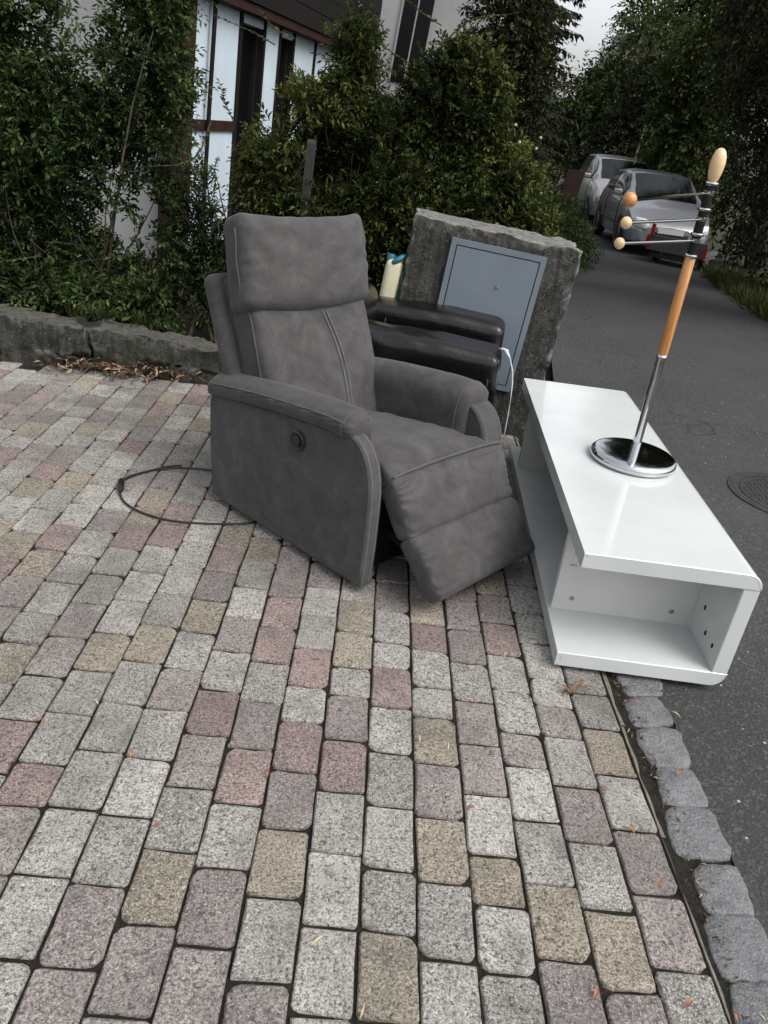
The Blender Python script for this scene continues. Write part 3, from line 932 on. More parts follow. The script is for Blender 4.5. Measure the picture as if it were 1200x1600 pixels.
def plant(name, label, cat, base, blobs, n, slen, nl, LL, WW, mat, group=None, gap=-.5, gs=2.4, up=.4, droop=.25, stems=10, twigs=60, trunk=None, zmin=.1, bias=.38, part='foliage', stem_r=.012):
    if base[1] > 7: base = (base[0], base[1], zr(base[1]) - .09)
    o = thing(name, label, cat, base, group)
    ph = rng.uniform(0, 20)
    P, d, C0 = blob_points(blobs, n, bias, gap, gs, ph)
    k = P[:, 2] > zmin; P, d, C0 = P[k], d[k], C0[k]
    D = unit(d * .8 + np.array([0, 0, up]) + rng.normal(0, .45, P.shape))
    sl = slen * rng.uniform(.6, 1.4, len(P))
    V, F, T = sprigs(P - D * sl[:, None] * .4, D, sl, nl, LL, WW, droop)
    mesh_obj(part, V, F, mat, o, False, T)
    mb = MB()
    b = np.array(base, float)
    if trunk:
        r0, h = trunk
        top = np.mean([bb[0] for bb in blobs], 0)
        path = smooth_path([b - (0, 0, .1), b + (top - b) * .3 + rng.normal(0, .08, 3) * r0 * 8, b + (top - b) * .65 + rng.normal(0, .1, 3) * r0 * 8, top], 10)
        tm = MB().tube(path, [r0 * (1.25 - .9 * i / 10) for i in range(11)], 9)
        for bb in blobs:
            st = path[rnd.randint(3, 8)]
            e = np.array(bb[0])
            mid = (st + e) / 2 + rng.normal(0, .1, 3) + (0, 0, .1)
            tm.tube(smooth_path([st, mid, e], 6), [r0 * .45 * (1 - .75 * i / 6) for i in range(7)], 6)
        tm.build('trunk', M['bark'], o, True)
    for i in range(stems):
        bb = blobs[rnd.randrange(len(blobs))]
        e = np.array(bb[0]) + rng.normal(0, .45, 3) * np.array(bb[1])
        s = b + rng.normal(0, .16, 3) * (1, 1, 0) if not trunk else np.array(bb[0])
        mid = s * .45 + e * .55 + rng.normal(0, .10, 3) * np.linalg.norm(e - s) * .5
        rr = stem_r * rnd.uniform(.6, 1.3)
        mb.tube(smooth_path([s, mid, e], 7), [rr * (1 - .7 * i_ / 7) for i_ in range(8)], 5, False)
    idx = rng.choice(len(P), min(twigs, len(P)), replace=False)
    for i in idx:
        s = C0[i] * .6 + P[i] * .4 + rng.normal(0, .05, 3)
        mb.tube([s, (s + P[i]) / 2 + rng.normal(0, .03, 3), P[i]], [stem_r * .5, stem_r * .35, stem_r * .2], 4, False)
    if mb.V: tag(mb.build('branches', M['twig'], o, True), kind='stuff')
    return o

# ================================================================== shrubs behind the wall
plant('garden_shrub', 'broad leafy shrub spilling over the low wall in front of the shaded facade', 'shrub', (-2.15, 4.85, .12),
      [((-2.55, 5.0, 1.75), (.42, .35, .5)), ((-2.35, 4.95, 1.15), (.5, .38, .5)), ((-1.72, 5.0, 1.55), (.30, .32, .42)), ((-1.9, 4.85, 1.0), (.46, .32, .42)),
       ((-2.35, 4.85, .60), (.62, .34, .36)), ((-1.72, 4.85, .55), (.42, .30, .34)), ((-3.1, 5.1, 1.3), (.6, .4, .9)), ((-2.3, 4.64, .34), (.55, .17, .15)), ((-1.65, 4.66, .32), (.45, .15, .14)), ((-1.62, 5.0, 2.0), (.2, .25, .2))],
      6600, .21, 13, .054, .025, M['leaf_hedge'], 'shrubs behind the wall', gap=-.32, gs=3.0, stems=9, twigs=240, droop=.35, stem_r=.008)
plant('garden_shrub', 'slender feathery shrub in front of the corner post of the timbered house', 'shrub', (-1.28, 4.85, .12),
      [((-1.30, 4.9, .72), (.20, .2, .42)), ((-1.22, 4.88, .42), (.26, .2, .22)), ((-1.36, 4.95, 1.12), (.10, .1, .14))],
      900, .20, 14, .038, .016, M['leaf_hedge'], 'shrubs behind the wall', gap=-.25, gs=5, stems=9, twigs=60, droop=.3)
plant('garden_shrub', 'dense olive green shrub with arching shoots behind the grey recliner', 'shrub', (-.72, 5.05, .12),
      [((-.93, 5.15, 1.12), (.22, .3, .40)), ((-.66, 5.2, 1.28), (.34, .34, .42)), ((-.62, 5.05, .80), (.42, .32, .5)), ((-.52, 5.2, 1.72), (.15, .16, .33)), ((-.92, 5.0, .5), (.3, .28, .34)), ((-.32, 5.15, 1.02), (.32, .3, .52))],
      5600, .18, 12, .058, .020, M['leaf_olive'], 'shrubs behind the wall', gap=-.55, gs=3.5, stems=10, twigs=160, stem_r=.008)
plant('garden_shrub', 'tall dense yellow green shrub behind the concrete pillar', 'shrub', (.05, 5.25, .12),
      [((.0, 5.35, 1.42), (.34, .36, .46)), ((.18, 5.45, 1.25), (.42, .36, .46)), ((.0, 5.2, .85), (.46, .34, .5)), ((.48, 5.4, .98), (.36, .34, .42)), ((.10, 5.4, 1.80), (.16, .2, .20)), ((.26, 5.4, 1.72), (.16, .2, .22))],
      6200, .18, 12, .047, .026, M['leaf_olive'], 'shrubs behind the wall', gap=-.55, gs=3.3, stems=10, twigs=160, stem_r=.008)
plant('garden_shrub', 'dark shrub filling the gap behind the olive shrub and the stake', 'shrub', (-.55, 6.0, .0),
      [((-.75, 6.0, .8), (.5, .3, .6)), ((-.2, 6.0, .95), (.5, .3, .7)), ((.3, 6.1, .9), (.45, .3, .7))],
      2200, .2, 11, .055, .026, M['leaf_ivy'], 'shrubs behind the wall', gap=-.6, gs=3, stems=6, twigs=60)
# long arching shoots that stand clear of the foliage
def shoot(P, n, LL, WW, mat, parent):
    Q = smooth_path(P, 14)
    mb = MB().tube(Q, [.004 * (1 - .7 * i / 14) for i in range(15)], 5, False)
    mb.build('shoot', M['twig'], parent, True)
    Pp, D, Nn, L, W, T = [], [], [], [], [], []
    for i in range(n):
        f = .12 + .88 * i / n; k = min(int(f * 14), 13)
        a = np.array(Q[k]); t = unit(np.array(Q[k + 1]) - a)
        s = unit(np.cross(t, (0, 0, 1.0)))
        Pp.append(a + t * rnd.uniform(0, .02)); D.append(unit(t * .7 + s * (1 if i % 2 else -1) + rng.normal(0, .2, 3)))
        Nn.append(unit(np.array([0, 0, 1.0]) + rng.normal(0, .3, 3))); L.append(LL * rnd.uniform(.7, 1.1)); W.append(WW * rnd.uniform(.8, 1.1)); T.append(min(1, max(0, rnd.gauss(.72, .13))))
    V, F = leaf_geo(np.array(Pp), np.array(D), np.array(Nn), np.array(L), np.array(W))
    mesh_obj('shoot_leaves', V, F, mat, parent, False, T + T)
shr = [o for o in bpy.data.objects if o.name.startswith('garden_shrub')]
shr = sorted((o for o in shr if o.location.y < 5.6), key=lambda o: o.location.x)
def px(x, y, Y): return atY(x, y, Y)
for a, b_, c_, Y, pi in (((330, 190), (300, 250), (215, 262), 4.75, 0), ((260, 380), (215, 395), (110, 412), 4.62, 0), ((60, 400), (30, 405), (-20, 410), 4.62, 0), ((300, 120), (285, 130), (235, 90), 4.9, 0),
                         ((430, 70), (390, 48), (330, 22), 5.0, 2), ((460, 60), (430, 45), (405, 15), 5.0, 2), ((365, 190), (352, 160), (343, 128), 5.0, 2), ((540, 60), (548, 30), (540, -8), 5.1, 2),
                         ((560, 90), (540, 50), (520, 22), 5.1, 2), ((680, 70), (720, 55), (745, 40), 5.2, 3), ((640, 100), (610, 80), (592, 66), 5.2, 3), ((700, 60), (740, 30), (800, 22), 5.3, 3), ((690, 40), (660, 20), (640, 2), 5.3, 3),
                         ((340, 330), (318, 300), (300, 255), 4.8, 1), ((320, 380), (345, 340), (370, 300), 4.8, 1)):
    shoot([px(*a, Y), px(*b_, Y - .05), px(*c_, Y - .1)], 22, .042, .018, M['leaf_hedge'] if pi < 2 else M['leaf_olive'], shr[pi])
# blossoms
def flower(pt, mat, name, label, r=.028, grp='blossoms in the shrubs'):
    o = thing(name, label, 'flower', tuple(pt), grp)
    V = []; F = []
    for k in range(6):
        a = 2 * math.pi * k / 6; s_ = np.array((math.cos(a), -.35, math.sin(a))) * r; t_ = np.array((-math.sin(a), 0, math.cos(a))) * r * .45
        b = len(V); p = np.array(pt)
        V += [p, p + s_ * .6 + t_, p + s_, p + s_ * .6 - t_]; F.append((b, b + 1, b + 2, b + 3))
    mesh_obj('petals', V, F, mat, o)
    MB().lathe([(.002, 0), (.006, .004), (.004, .009), (.001, .01)], 8, ax=lambda x, y, z: np.array(pt) + (x, -z, y)).build('flower_centre', M['straw'], o, True)
for q in ((806, 195), (838, 232), (812, 222), (845, 215)): flower(px(*q, 4.98), M['petal_white'], 'white_blossom', 'small whitish blossom near the right end of the shrubs', .009)
# stake
sa, sb = px(474, 345, 4.80), px(487, 224, 4.80)
sdir = (sb - sa) / (sb[2] - sa[2])
lo_ = sa + sdir * (.05 - sa[2])
st = thing('wooden_stake', 'weathered grey wooden stake standing in the shrub behind the recliner', 'stake', tuple(lo_))
MB().add(*loft([[lo_ + (dx, dy, 0) for dx, dy in ((-.024, -.02), (.024, -.02), (.024, .02), (-.024, .02))], [sb + (dx, dy, 0) for dx, dy in ((-.024, -.02), (.024, -.02), (.024, .02), (-.024, .02))], [sb + (dx, dy, .02) for dx, dy in ((-.02, -.012), (.02, -.012), (.02, .012), (-.02, .012))]])).build('stake', M['grey_wood'], st)

# ---- trees along the right of the lane
G = 'trees along the right of the lane'
plant('roadside_tree', 'nearest dark leafy tree overhanging the right verge, cut off by the frame', 'tree', (5.6, 8.9, -.09),
      [((5.1, 9.0, .8), (.75, 1.0, .9)), ((4.75, 9.3, 2.1), (.95, 1.2, .9)), ((4.5, 9.6, 3.4), (1.2, 1.3, 1.0)), ((5.4, 9.0, 3.6), (1.2, 1.4, 1.5)), ((4.6, 8.4, 4.6), (1.6, 1.6, 1.1))],
      3600, .34, 11, .095, .048, M['leaf_ivy'], G, gap=-.6, gs=1.3, up=-.1, droop=.6, trunk=(.16, 4), stems=8, twigs=60, zmin=-.4, part='crown', stem_r=.02)
plant('roadside_tree', 'dark leafy tree standing beside the low grey trailer', 'tree', (6.0, 12.6, -.09),
      [((5.55, 12.6, .9), (.8, 1.3, 1.0)), ((5.2, 12.8, 2.5), (1.0, 1.4, 1.0)), ((4.9, 13.0, 4.0), (1.3, 1.5, 1.1)), ((4.8, 13.2, 5.6), (1.6, 1.6, 1.2)), ((6.2, 12.5, 3.2), (1.3, 1.6, 1.8))],
      3600, .40, 11, .115, .058, M['leaf_ivy'], G, gap=-.6, gs=1.1, up=-.1, droop=.6, trunk=(.2, 5), stems=8, twigs=60, zmin=-.4, part='crown', stem_r=.025)
plant('roadside_tree', 'tall dark tree rising beside the front silver car', 'tree', (7.1, 17.0, -.09),
      [((6.6, 17, 1.3), (1.0, 1.6, 1.5)), ((6.2, 17.2, 3.4), (1.2, 1.7, 1.3)), ((5.8, 17.5, 5.4), (1.4, 1.8, 1.4)), ((7.4, 17, 4.5), (1.6, 1.8, 2.4)), ((5.9, 17, 7.2), (1.6, 1.6, 1.3))],
      3000, .52, 10, .15, .075, M['leaf_ivy'], G, gap=-.6, gs=.9, up=-.05, droop=.5, trunk=(.25, 6), stems=8, twigs=40, zmin=-.4, part='crown', stem_r=.03)
plant('roadside_tree', 'lighter green roadside tree behind the second parked car', 'tree', (7.4, 22.5, -.09),
      [((6.9, 22.5, 1.4), (1.2, 1.4, 1.6)), ((6.6, 22.8, 3.4), (1.2, 1.5, 1.2)), ((7.6, 22.8, 5.0), (1.6, 1.6, 1.6)), ((6.1, 22.5, 2.0), (.7, 1.2, 1.3))],
      2300, .55, 10, .17, .085, M['leaf_far'], G, gap=-.55, gs=.8, up=.1, droop=.45, trunk=(.22, 5), stems=6, twigs=30, zmin=-.4, part='crown', stem_r=.03)
plant('roadside_tree', 'light green tree closing the end of the lane', 'tree', (5.4, 33.0, -.09),
      [((5.2, 33, 2.0), (2.0, 1.8, 2.0)), ((6.3, 33, 3.2), (1.6, 1.6, 1.6)), ((4.0, 33.5, 1.6), (1.6, 1.6, 1.6)), ((7.6, 33, 4.6), (1.8, 1.6, 2.4))],
      2300, .7, 10, .21, .10, M['leaf_far'], G, gap=-.6, gs=.6, up=.1, droop=.4, trunk=(.25, 5), stems=6, twigs=30, zmin=-.4, part='crown', stem_r=.03)
plant('roadside_tree', 'broad dark tree far up the lane behind the grey tiled roof', 'tree', (10.5, 38.0, -.09),
      [((10.5, 38, 4.0), (3.0, 2.4, 3.5)), ((9.0, 38, 6.5), (2.0, 2.2, 2.0)), ((12, 37, 8), (3, 2.5, 3))],
      1800, .9, 10, .27, .13, M['leaf_ivy'], G, gap=-.6, gs=.5, up=.1, droop=.4, trunk=(.35, 6), stems=6, twigs=30, zmin=-.4, part='crown', stem_r=.03)
# trees left of the lane
plant('verge_shrub', 'low leafy ground cover bushes along the left edge of the lane before the parked cars', 'shrub', (2.3, 14.5, 0),
      [((2.35, 13.0, .0), (.45, .9, .38)), ((2.6, 15.0, .0), (.45, 1.0, .42)), ((2.85, 17.2, .05), (.5, 1.2, .5)), ((1.9, 12.0, .2), (.5, .8, .6))],
      1500, .26, 10, .075, .034, M['leaf_hedge'], None, gap=-.6, gs=1.5, stems=8, twigs=40, zmin=-.35)
plant('roadside_tree', 'dark bushy tree closing the gap behind the people carrier', 'tree', (6.6, 28.0, -.09),
      [((6.2, 28, 1.2), (1.3, 1.3, 1.6)), ((7.4, 28, 1.6), (1.4, 1.3, 1.9)), ((7.0, 28.3, 3.2), (1.3, 1.3, 1.2)), ((5.4, 28.5, .5), (.8, 1, .9))],
      2200, .6, 10, .18, .09, M['leaf_ivy'], G, gap=-.7, gs=.8, up=.1, droop=.45, trunk=(.2, 4), stems=6, twigs=30, zmin=-.4, part='crown', stem_r=.03)
G2 = 'trees left of the lane'
plant('lane_tree', 'light leafy bush tree at the bend left of the parked cars', 'tree', (1.7, 17.5, -.09),
      [((1.6, 17.6, .9), (.85, 1.0, .9)), ((1.1, 17.4, 1.8), (.9, 1.0, .8)), ((2.1, 18.6, .6), (.45, .8, .55))],
      1600, .42, 11, .12, .055, M['leaf_far'], G2, gap=-.55, gs=1.2, up=.2, trunk=(.08, 2), stems=6, twigs=30, zmin=-.4, part='crown', stem_r=.02)
plant('lane_tree', 'dark broadleaf tree standing behind the shrub row and the pillar', 'tree', (.8, 12.0, -.09),
      [((.8, 12, 1.5), (.7, .9, 1.2)), ((.85, 12, 2.9), (.6, .8, .8)), ((1.2, 12.2, 2.2), (.35, .7, .7)), ((.4, 12.3, 1.2), (.6, .7, .8))],
      1900, .36, 11, .10, .045, M['leaf_ivy'], G2, gap=-.6, gs=1.2, up=.2, trunk=(.1, 3), stems=6, twigs=40, zmin=-.4, part='crown', stem_r=.02)
def conifer(label, base, h, rad, n_whorl, seed, name='conifer'):
    base = (base[0], base[1], zr(base[1]) - .09)
    o = thing(name, label, 'tree', base, 'conifers left of the lane')
    b = np.array(base, float)
    lean = .06
    MB().tube([b + (lean * z, 0, z) for z in np.linspace(-.1, h, 8)], [max(.02, rad * .07 * (1 - i / 7.6)) for i in range(8)], 8).build('trunk', M['bark'], o, True)
    mb = MB(); Ps, Ds, Ls = [], [], []
    for w in range(n_whorl):
        f = (w + .3) / n_whorl
        z = .4 + (h - .5) * f
        L = rad * (1 - f) ** .8 + .12
        for k in range(7):
            a = rnd.uniform(0, 2 * math.pi); l = L * rnd.uniform(.65, 1.1)
            d = np.array((math.cos(a), math.sin(a), 0))
            p0 = b + (lean * z, 0, z + rnd.uniform(-.1, .1))
            path = [p0 + d * l * t + np.array((0, 0, -.28 * l * t * t + (.12 * l * t ** 3))) for t in np.linspace(0, 1, 6)]
            mb.tube(path, [.02 * (1 - .8 * i / 5) for i in range(6)], 4, False)
            m = int(26 * l / rad) + 10
            for j in range(m):
                t = .12 + .88 * rnd.random(); q = p0 + d * l * t + np.array((0, 0, -.28 * l * t * t + .12 * l * t ** 3))
                s_ = np.array((-d[1], d[0], 0)) * rnd.choice((-1, 1))
                Ps.append(q); Ds.append(unit(d * .5 + s_ * rnd.uniform(.3, 1) + np.array((0, 0, -rnd.uniform(.3, 1.1))))); Ls.append(rnd.uniform(.18, .38) * (.6 + .5 * (1 - t)))
    tag(mb.build('branches', M['bark'], o), kind='stuff')
    Ps, Ds, Ls = np.array(Ps), np.array(Ds), np.array(Ls)
    V, F = leaf_geo(Ps, Ds, unit(rng.normal(size=Ps.shape)), Ls, Ls * .34, .1)
    T = rng.random(len(Ps)); mesh_obj('needles', V, F, M['needle'], o, False, np.concatenate([T, T]))
    return o
conifer('tall dark conifer whose drooping boughs edge the patch of sky', (2.15, 24.0, -.09), 11.0, 1.7, 26, 1)
conifer('dark conifer rising behind the shrubs next to the pale grey house', (1.35, 20.0, -.09), 9.0, 1.25, 24, 2)
conifer('far thin conifer standing in the gap of sky over the lane', (3.3, 38.0, -.09), 9.5, 1.5, 22, 3)

# verge grass on the right
Pg = []
for i in range(9000):
    y = rnd.uniform(7.5, 15); x0 = np.interp(y, ry, rx) + abs(rnd.gauss(0, .45)) - .06
    Pg.append((x0, y, zr(y) - .08))
Pg = np.array(Pg)
Dg = unit(np.array([0, 0, 1.0]) + rng.normal(0, .5, Pg.shape))
Lg = rng.uniform(.08, .30, len(Pg))
V, F = leaf_geo(Pg, Dg, unit(rng.normal(size=Pg.shape)), Lg, Lg * .09 + .006)
T = np.clip(rng.normal(.45, .25, len(Pg)), 0, 1)
tag(mesh_obj('verge_grass', V, F, M['grass'], None, False, np.concatenate([T, T])), 'rough grass along the right verge', None, None, 'stuff')

# far roof between the trees
rp = atY(957, 95, 36.0)
rh = thing('tiled_roof_house', 'far house with a grey tiled roof half hidden by trees', 'house', (rp[0], 36.0, -.4))
MB().box((rp[0] - .2, 36.3, -.4), (rp[0] + 3, 40, rp[2] - .3)).build('wall', M['plaster_grey_and_shaded'], rh)
rl = rp + np.array((-.6, 0, -.8))
MB().add([rl + (0, 0, 0), rl + (2.2, -.2, .3), rl + (2.6, 1.2, 1.9), rl + (.75, 1.2, 1.9), rl + (0, 0, -.12), rl + (2.2, -.2, .18), rl + (2.6, 1.2, 1.78), rl + (.75, 1.2, 1.78)],
         [(0, 1, 2, 3), (7, 6, 5, 4), (0, 4, 5, 1), (1, 5, 6, 2), (2, 6, 7, 3), (3, 7, 4, 0)]).build('roof', M['roof_tile'], rh)
wpb = gnd(957, 300)
pole = thing('white_pole', 'thin pale pole standing behind the second parked car', 'pole', (5.55, 24.0, -.09))
MB().tube([(5.55, 24, -.09), (5.72, 24, 2.1)], .03, 8).build('shaft', M['plate'], pole, True)
MB().lathe([(.045, 0), (.045, .04), (.02, .06)], 10, (5.72, 24, 2.08)).build('cap', M['plate'], pole, True)

# ================================================================== parked cars, trailer, board
def car(name, label, loc, yaw, paint, S, glass_top=1.0):
    """front at y=0 pointing to -Y; S = (y, hw, z_low, z_belt, hw_belt, z_roof, hw_roof) sections"""
    o = thing(name, label, 'car', loc, 'cars parked along the lane')
    c_, s_ = math.cos(yaw), math.sin(yaw); L0 = np.array(loc, float)
    W = lambda x, y, z: L0 + np.array((x * c_ - y * s_, x * s_ + y * c_, z))
    def ring(y, hw, zl, zb, hb, zr, hr):
        h = [(0, zl), (hw * .75, zl), (hw * .95, zl + .06), (hw * .99, zl + (zb - zl) * .30), (hw * 1.005, zl + (zb - zl) * .74), (hb + .012, zb), (hb * .55 + hr * .45, zb * .45 + zr * .55), (hr, zr - .03), (hr * .82, zr), (0, zr + .015)]
        return [(x, y, z) for x, z in h] + [(-x, y, z) for x, z in reversed(h[1:-1])]
    def at(y):
        ys = [q[0] for q in S]
        return [float(np.interp(y, ys, [q[i] for q in S])) for i in range(7)]
    ys = sorted(set([q[0] for q in S] + list(np.linspace(S[0][0], S[-1][0], 30))))
    V, F = loft([[W(*p) for p in ring(*at(y))] for y in ys])
    body = mesh_obj('body', V, F, paint, o, True)
    body.data.set_sharp_from_angle(angle=R_(24))
    cowl, roof0, roof1, tail = S[-1][0] * 0 + CARK['cowl'], CARK['roof0'], CARK['roof1'], CARK['tail']
    # windscreen
    g0_, g1_ = at(cowl + .06), at(roof0 - .05)
    def patch(fn, nu, nv, nm, mat, par=o):
        V = [W(*fn(i / nu, j / nv)) for j in range(nv + 1) for i in range(nu + 1)]
        F = [(j * (nu + 1) + i, j * (nu + 1) + i + 1, (j + 1) * (nu + 1) + i + 1, (j + 1) * (nu + 1) + i) for j in range(nv) for i in range(nu)]
        return mesh_obj(nm, V, F, mat, par, True)
    def scr(u, v):
        y = cowl + .05 + (roof0 - cowl - .10) * v
        q = at(y); w = (q[6] * .80) * (1 - v) + (q[6] * .93) * v
        if v < .5: w = q[6] * (.86 + .06 * v)
        x = (u * 2 - 1) * w
        return x, y - .012, q[5] + .026 - .03 * (abs(u * 2 - 1) ** 3)
    patch(scr, 10, 8, 'windscreen', M['car_glass'])
    for sx in (1, -1):
        for (ya, yb) in ((cowl + .42, (roof0 + roof1) / 2 - .05), ((roof0 + roof1) / 2 + .03, roof1 - .05)):
            def side(u, v, ya=ya, yb=yb, sx=sx):
                y = ya + (yb - ya) * u; q = at(y)
                zb, zr = q[3] + .02, q[5] - .06
                if zr < zb: zr = zb
                z = zb + (zr - zb) * v
                f = (z - q[3]) / max(q[5] - .03 - q[3], 1e-3)
                x = q[4] * (1 - f) + q[6] * f + .014 + .032 * math.sin(math.pi * min(1, max(0, f)))
                return sx * x, y, z
            patch(side, 8, 4, 'side_window', M['car_glass'])
        # shut lines of the doors
        for yd in (cowl + .34, (roof0 + roof1) / 2 - .01, roof1 + .02):
            q_ = at(yd)
            MB().tube([W(sx * (q_[1] * k + .002), yd, z) for k, z in ((.965, q_[2] + .10), (.995, q_[2] + (q_[3] - q_[2]) * .32), (1.006, q_[2] + (q_[3] - q_[2]) * .74), ((q_[4] + .014) / q_[1], q_[3]))], .009, 5).build('shut_line', M['car_trim'], o, True)
        MB().tube([W(sx * (at(y_)[1] * 1.006), y_, at(y_)[2] + .30) for y_ in np.linspace(1.15, 2.75, 8)], .022, 6).build('side_trim', M['car_trim'], o, True)
        # mirror
        q = at(cowl + .35)
        mv, mf = cushion(.09, .05, .06, .035, 3, 2, 2, lambda a, b, cc: np.array([W(sx * (q[2 + 2] + .11) + x, cowl + .42 + y, q[3] + .09 + z) for x, y, z in zip(a, b, cc)]))
        mesh_obj('mirror', mv, mf, paint, o, True)
        # head lamp
        hy = .16
        q = at(hy)
        hx_, hy_ = [p_[1] for p_ in S[:5]], [p_[0] for p_ in S[:5]]
        def lampf(a, b, cc):
            out = []
            for x, y, z in zip(a, b, cc):
                X = q[1] - .17 + x; ysf = float(np.interp(X, hx_, hy_))
                out.append(W(sx * X, ysf - .012 + y * .35 + .25 * max(0, z), q[3] - .035 + z + .10 * x))
            return np.array(out)
        lv, lf = cushion(.15, .10, .095, .085, 4, 3, 4, lampf)
        mesh_obj('headlight', lv, lf, M['lamp_glass'], o, True)
    q = at(.02)
    def gr(u, v): x = (u * 2 - 1) * .50; return x, at(.0)[0] - .014 + .05 * (abs(x) / .5) ** 4, .27 + .20 * v
    patch(gr, 8, 2, 'grille', M['car_trim'])
    def pl(u, v): x = (u * 2 - 1) * .25; return x, -.03, .46 + .10 * v
    patch(pl, 2, 1, 'number_plate', M['plate'])
    for wy in (CARK['wf'], CARK['wr']):
        for sx in (1, -1):
            hw = at(wy)[1]
            xo = hw + .012
            wr = .30
            axw = lambda x, y, z, sx=sx, wy=wy, xo=xo: W(sx * (xo - .18 + z), wy + x, .30 + y)
            # arch
            ar = MB(); V = []; F = []
            n = 20
            for k in range(n + 1):
                a = math.pi * k / n
                V += [W(sx * (xo - .006), wy + .37 * math.cos(a), .28 + .37 * math.sin(a)), W(sx * (xo - .25), wy + .37 * math.cos(a), .28 + .37 * math.sin(a))]
            V += [W(sx * (xo - .006), wy, .2)]
            F = [(2 * k, 2 * k + 2, len(V) - 1) for k in range(n)]
            mesh_obj('wheel_arch', V, F, M['car_trim'], o)
            ty = MB().lathe([(.20, 0), (.28, 0), (.30, .03), (.30, .16), (.28, .19), (.20, .19)], 28, ax=axw).build('wheel', M['rubber'], o, True)
            rm = MB().lathe([(.20, .17), (.195, .195), (.17, .19), (.06, .185), (.0, .19)], 24, ax=axw).build('rim', M['alloy'], ty, True)
    tl = at(S[-1][0] - .02)
    return o
CARK = dict(cowl=.85, roof0=1.7, roof1=3.35, tail=3.8, wf=.72, wr=3.12)
S1 = [(0, .56, .24, .50, .52, .56, .40), (.06, .70, .20, .56, .66, .62, .50), (.2, .79, .19, .66, .74, .72, .60), (.45, .83, .18, .80, .78, .86, .66), (.85, .84, .18, .92, .80, .98, .70),
      (1.05, .845, .18, .94, .80, 1.10, .70), (1.7, .845, .18, .96, .79, 1.44, .60), (2.3, .845, .18, .98, .79, 1.48, .59), (3.3, .835, .18, 1.0, .76, 1.42, .56), (3.62, .80, .20, .98, .73, 1.15, .60), (3.8, .70, .26, .80, .66, .86, .55)]
ZC = zr(17)
p1 = gnd(957, 388, ZC)
car('parked_car', 'silver hatchback parked on the verge behind the low trailer', (p1[0] + .85, p1[1] - .72, ZC), R_(-1), M['car_silver'], S1)
S2 = [(0, .56, .24, .54, .52, .60, .40), (.06, .72, .20, .60, .68, .67, .52), (.2, .81, .19, .72, .76, .79, .62), (.45, .86, .18, .86, .80, .93, .68), (.85, .87, .18, .98, .82, 1.06, .72),
      (1.05, .875, .18, 1.0, .82, 1.20, .72), (1.65, .875, .18, 1.02, .81, 1.56, .63), (2.3, .875, .18, 1.03, .81, 1.63, .62), (3.5, .87, .18, 1.05, .80, 1.60, .60), (3.95, .84, .20, 1.02, .77, 1.35, .62), (4.15, .74, .26, .85, .7, .95, .58)]
CARK = dict(cowl=.85, roof0=1.65, roof1=3.55, tail=4.15, wf=.78, wr=3.4)
p2 = gnd(909, 347, ZC)
car('parked_car', 'taller pale silver people carrier parked behind the hatchback', (p2[0] + .88, p2[1] - .78, ZC), R_(-1), M['car_silver2'], S2)
# trailer
t0, t1 = gnd(1003, 407, ZC), gnd(1094, 426, ZC)
tdir = unit(t1 - t0); tw = np.linalg.norm(t1 - t0); tn = np.array((-tdir[1], tdir[0], 0))
tr = thing('flat_trailer', 'low grey flat trailer with red corner markers in front of the hatchback', 'trailer', (t0[0], t0[1], ZC))
ta = lambda x, y, z: t0 + tdir * x + tn * y + np.array((0, 0, z))
MB().box((0, 0, .22), (tw, .05, .48), ta).build('tailboard', M['trailer_board'], tr)
MB().box((.02, .05, .20), (tw - .02, .75, .26), ta).build('bed', M['trailer_board'], tr)
for x in (.0, tw - .04): MB().box((x, .06, .26), (x + .04, .75, .34), ta).build('side_board', M['trailer_board'], tr)
MB().box((.10, .01, .10), (tw - .1, .07, .17), ta).build('under_bar', M['car_trim'], tr)
for x0, z0 in ((-.02, .26), (.03, .47), (tw - .05, .22)): MB().box((x0, -.02, z0), (x0 + .07, -.003, z0 + .20), ta).build('red_marker', M['red_plastic'], tr)
for x in (.06, tw - .18):
    wl = MB().lathe([(.10, 0), (.17, .01), (.18, .04), (.18, .09), (.17, .12), (.10, .12)], 20, ax=lambda a, b, c, x=x: ta(x + c, .42 + a, .18 + b)).build('wheel', M['rubber'], tr, True)
    MB().lathe([(.10, .0), (.09, .06), (.09, .125), (.02, .13)], 14, ax=lambda a, b, c, x=x: ta(x + c, .42 + a, .18 + b)).build('rim', M['alloy'], wl, True)
# maroon board
bb = atY(893, 294, 21.0)
bd = thing('maroon_board', 'dark maroon board on two posts beside the people carrier', 'board', (bb[0], 21.0, zr(21)))
MB().box((bb[0] - .22, 20.98, bb[2] - .42), (bb[0] + .20, 21.02, bb[2] + .42), lambda x, y, z: (x + .12 * (z - bb[2]), y, z)).build('panel', M['maroon'], bd)
for dx in (-.15, .13): MB().box((bb[0] + dx - .02, 21.025, zr(21)), (bb[0] + dx + .02, 21.06, bb[2] + .30), lambda x, y, z: (x + .12 * (z - bb[2]), y, z)).build('post', M['car_trim'], bd)

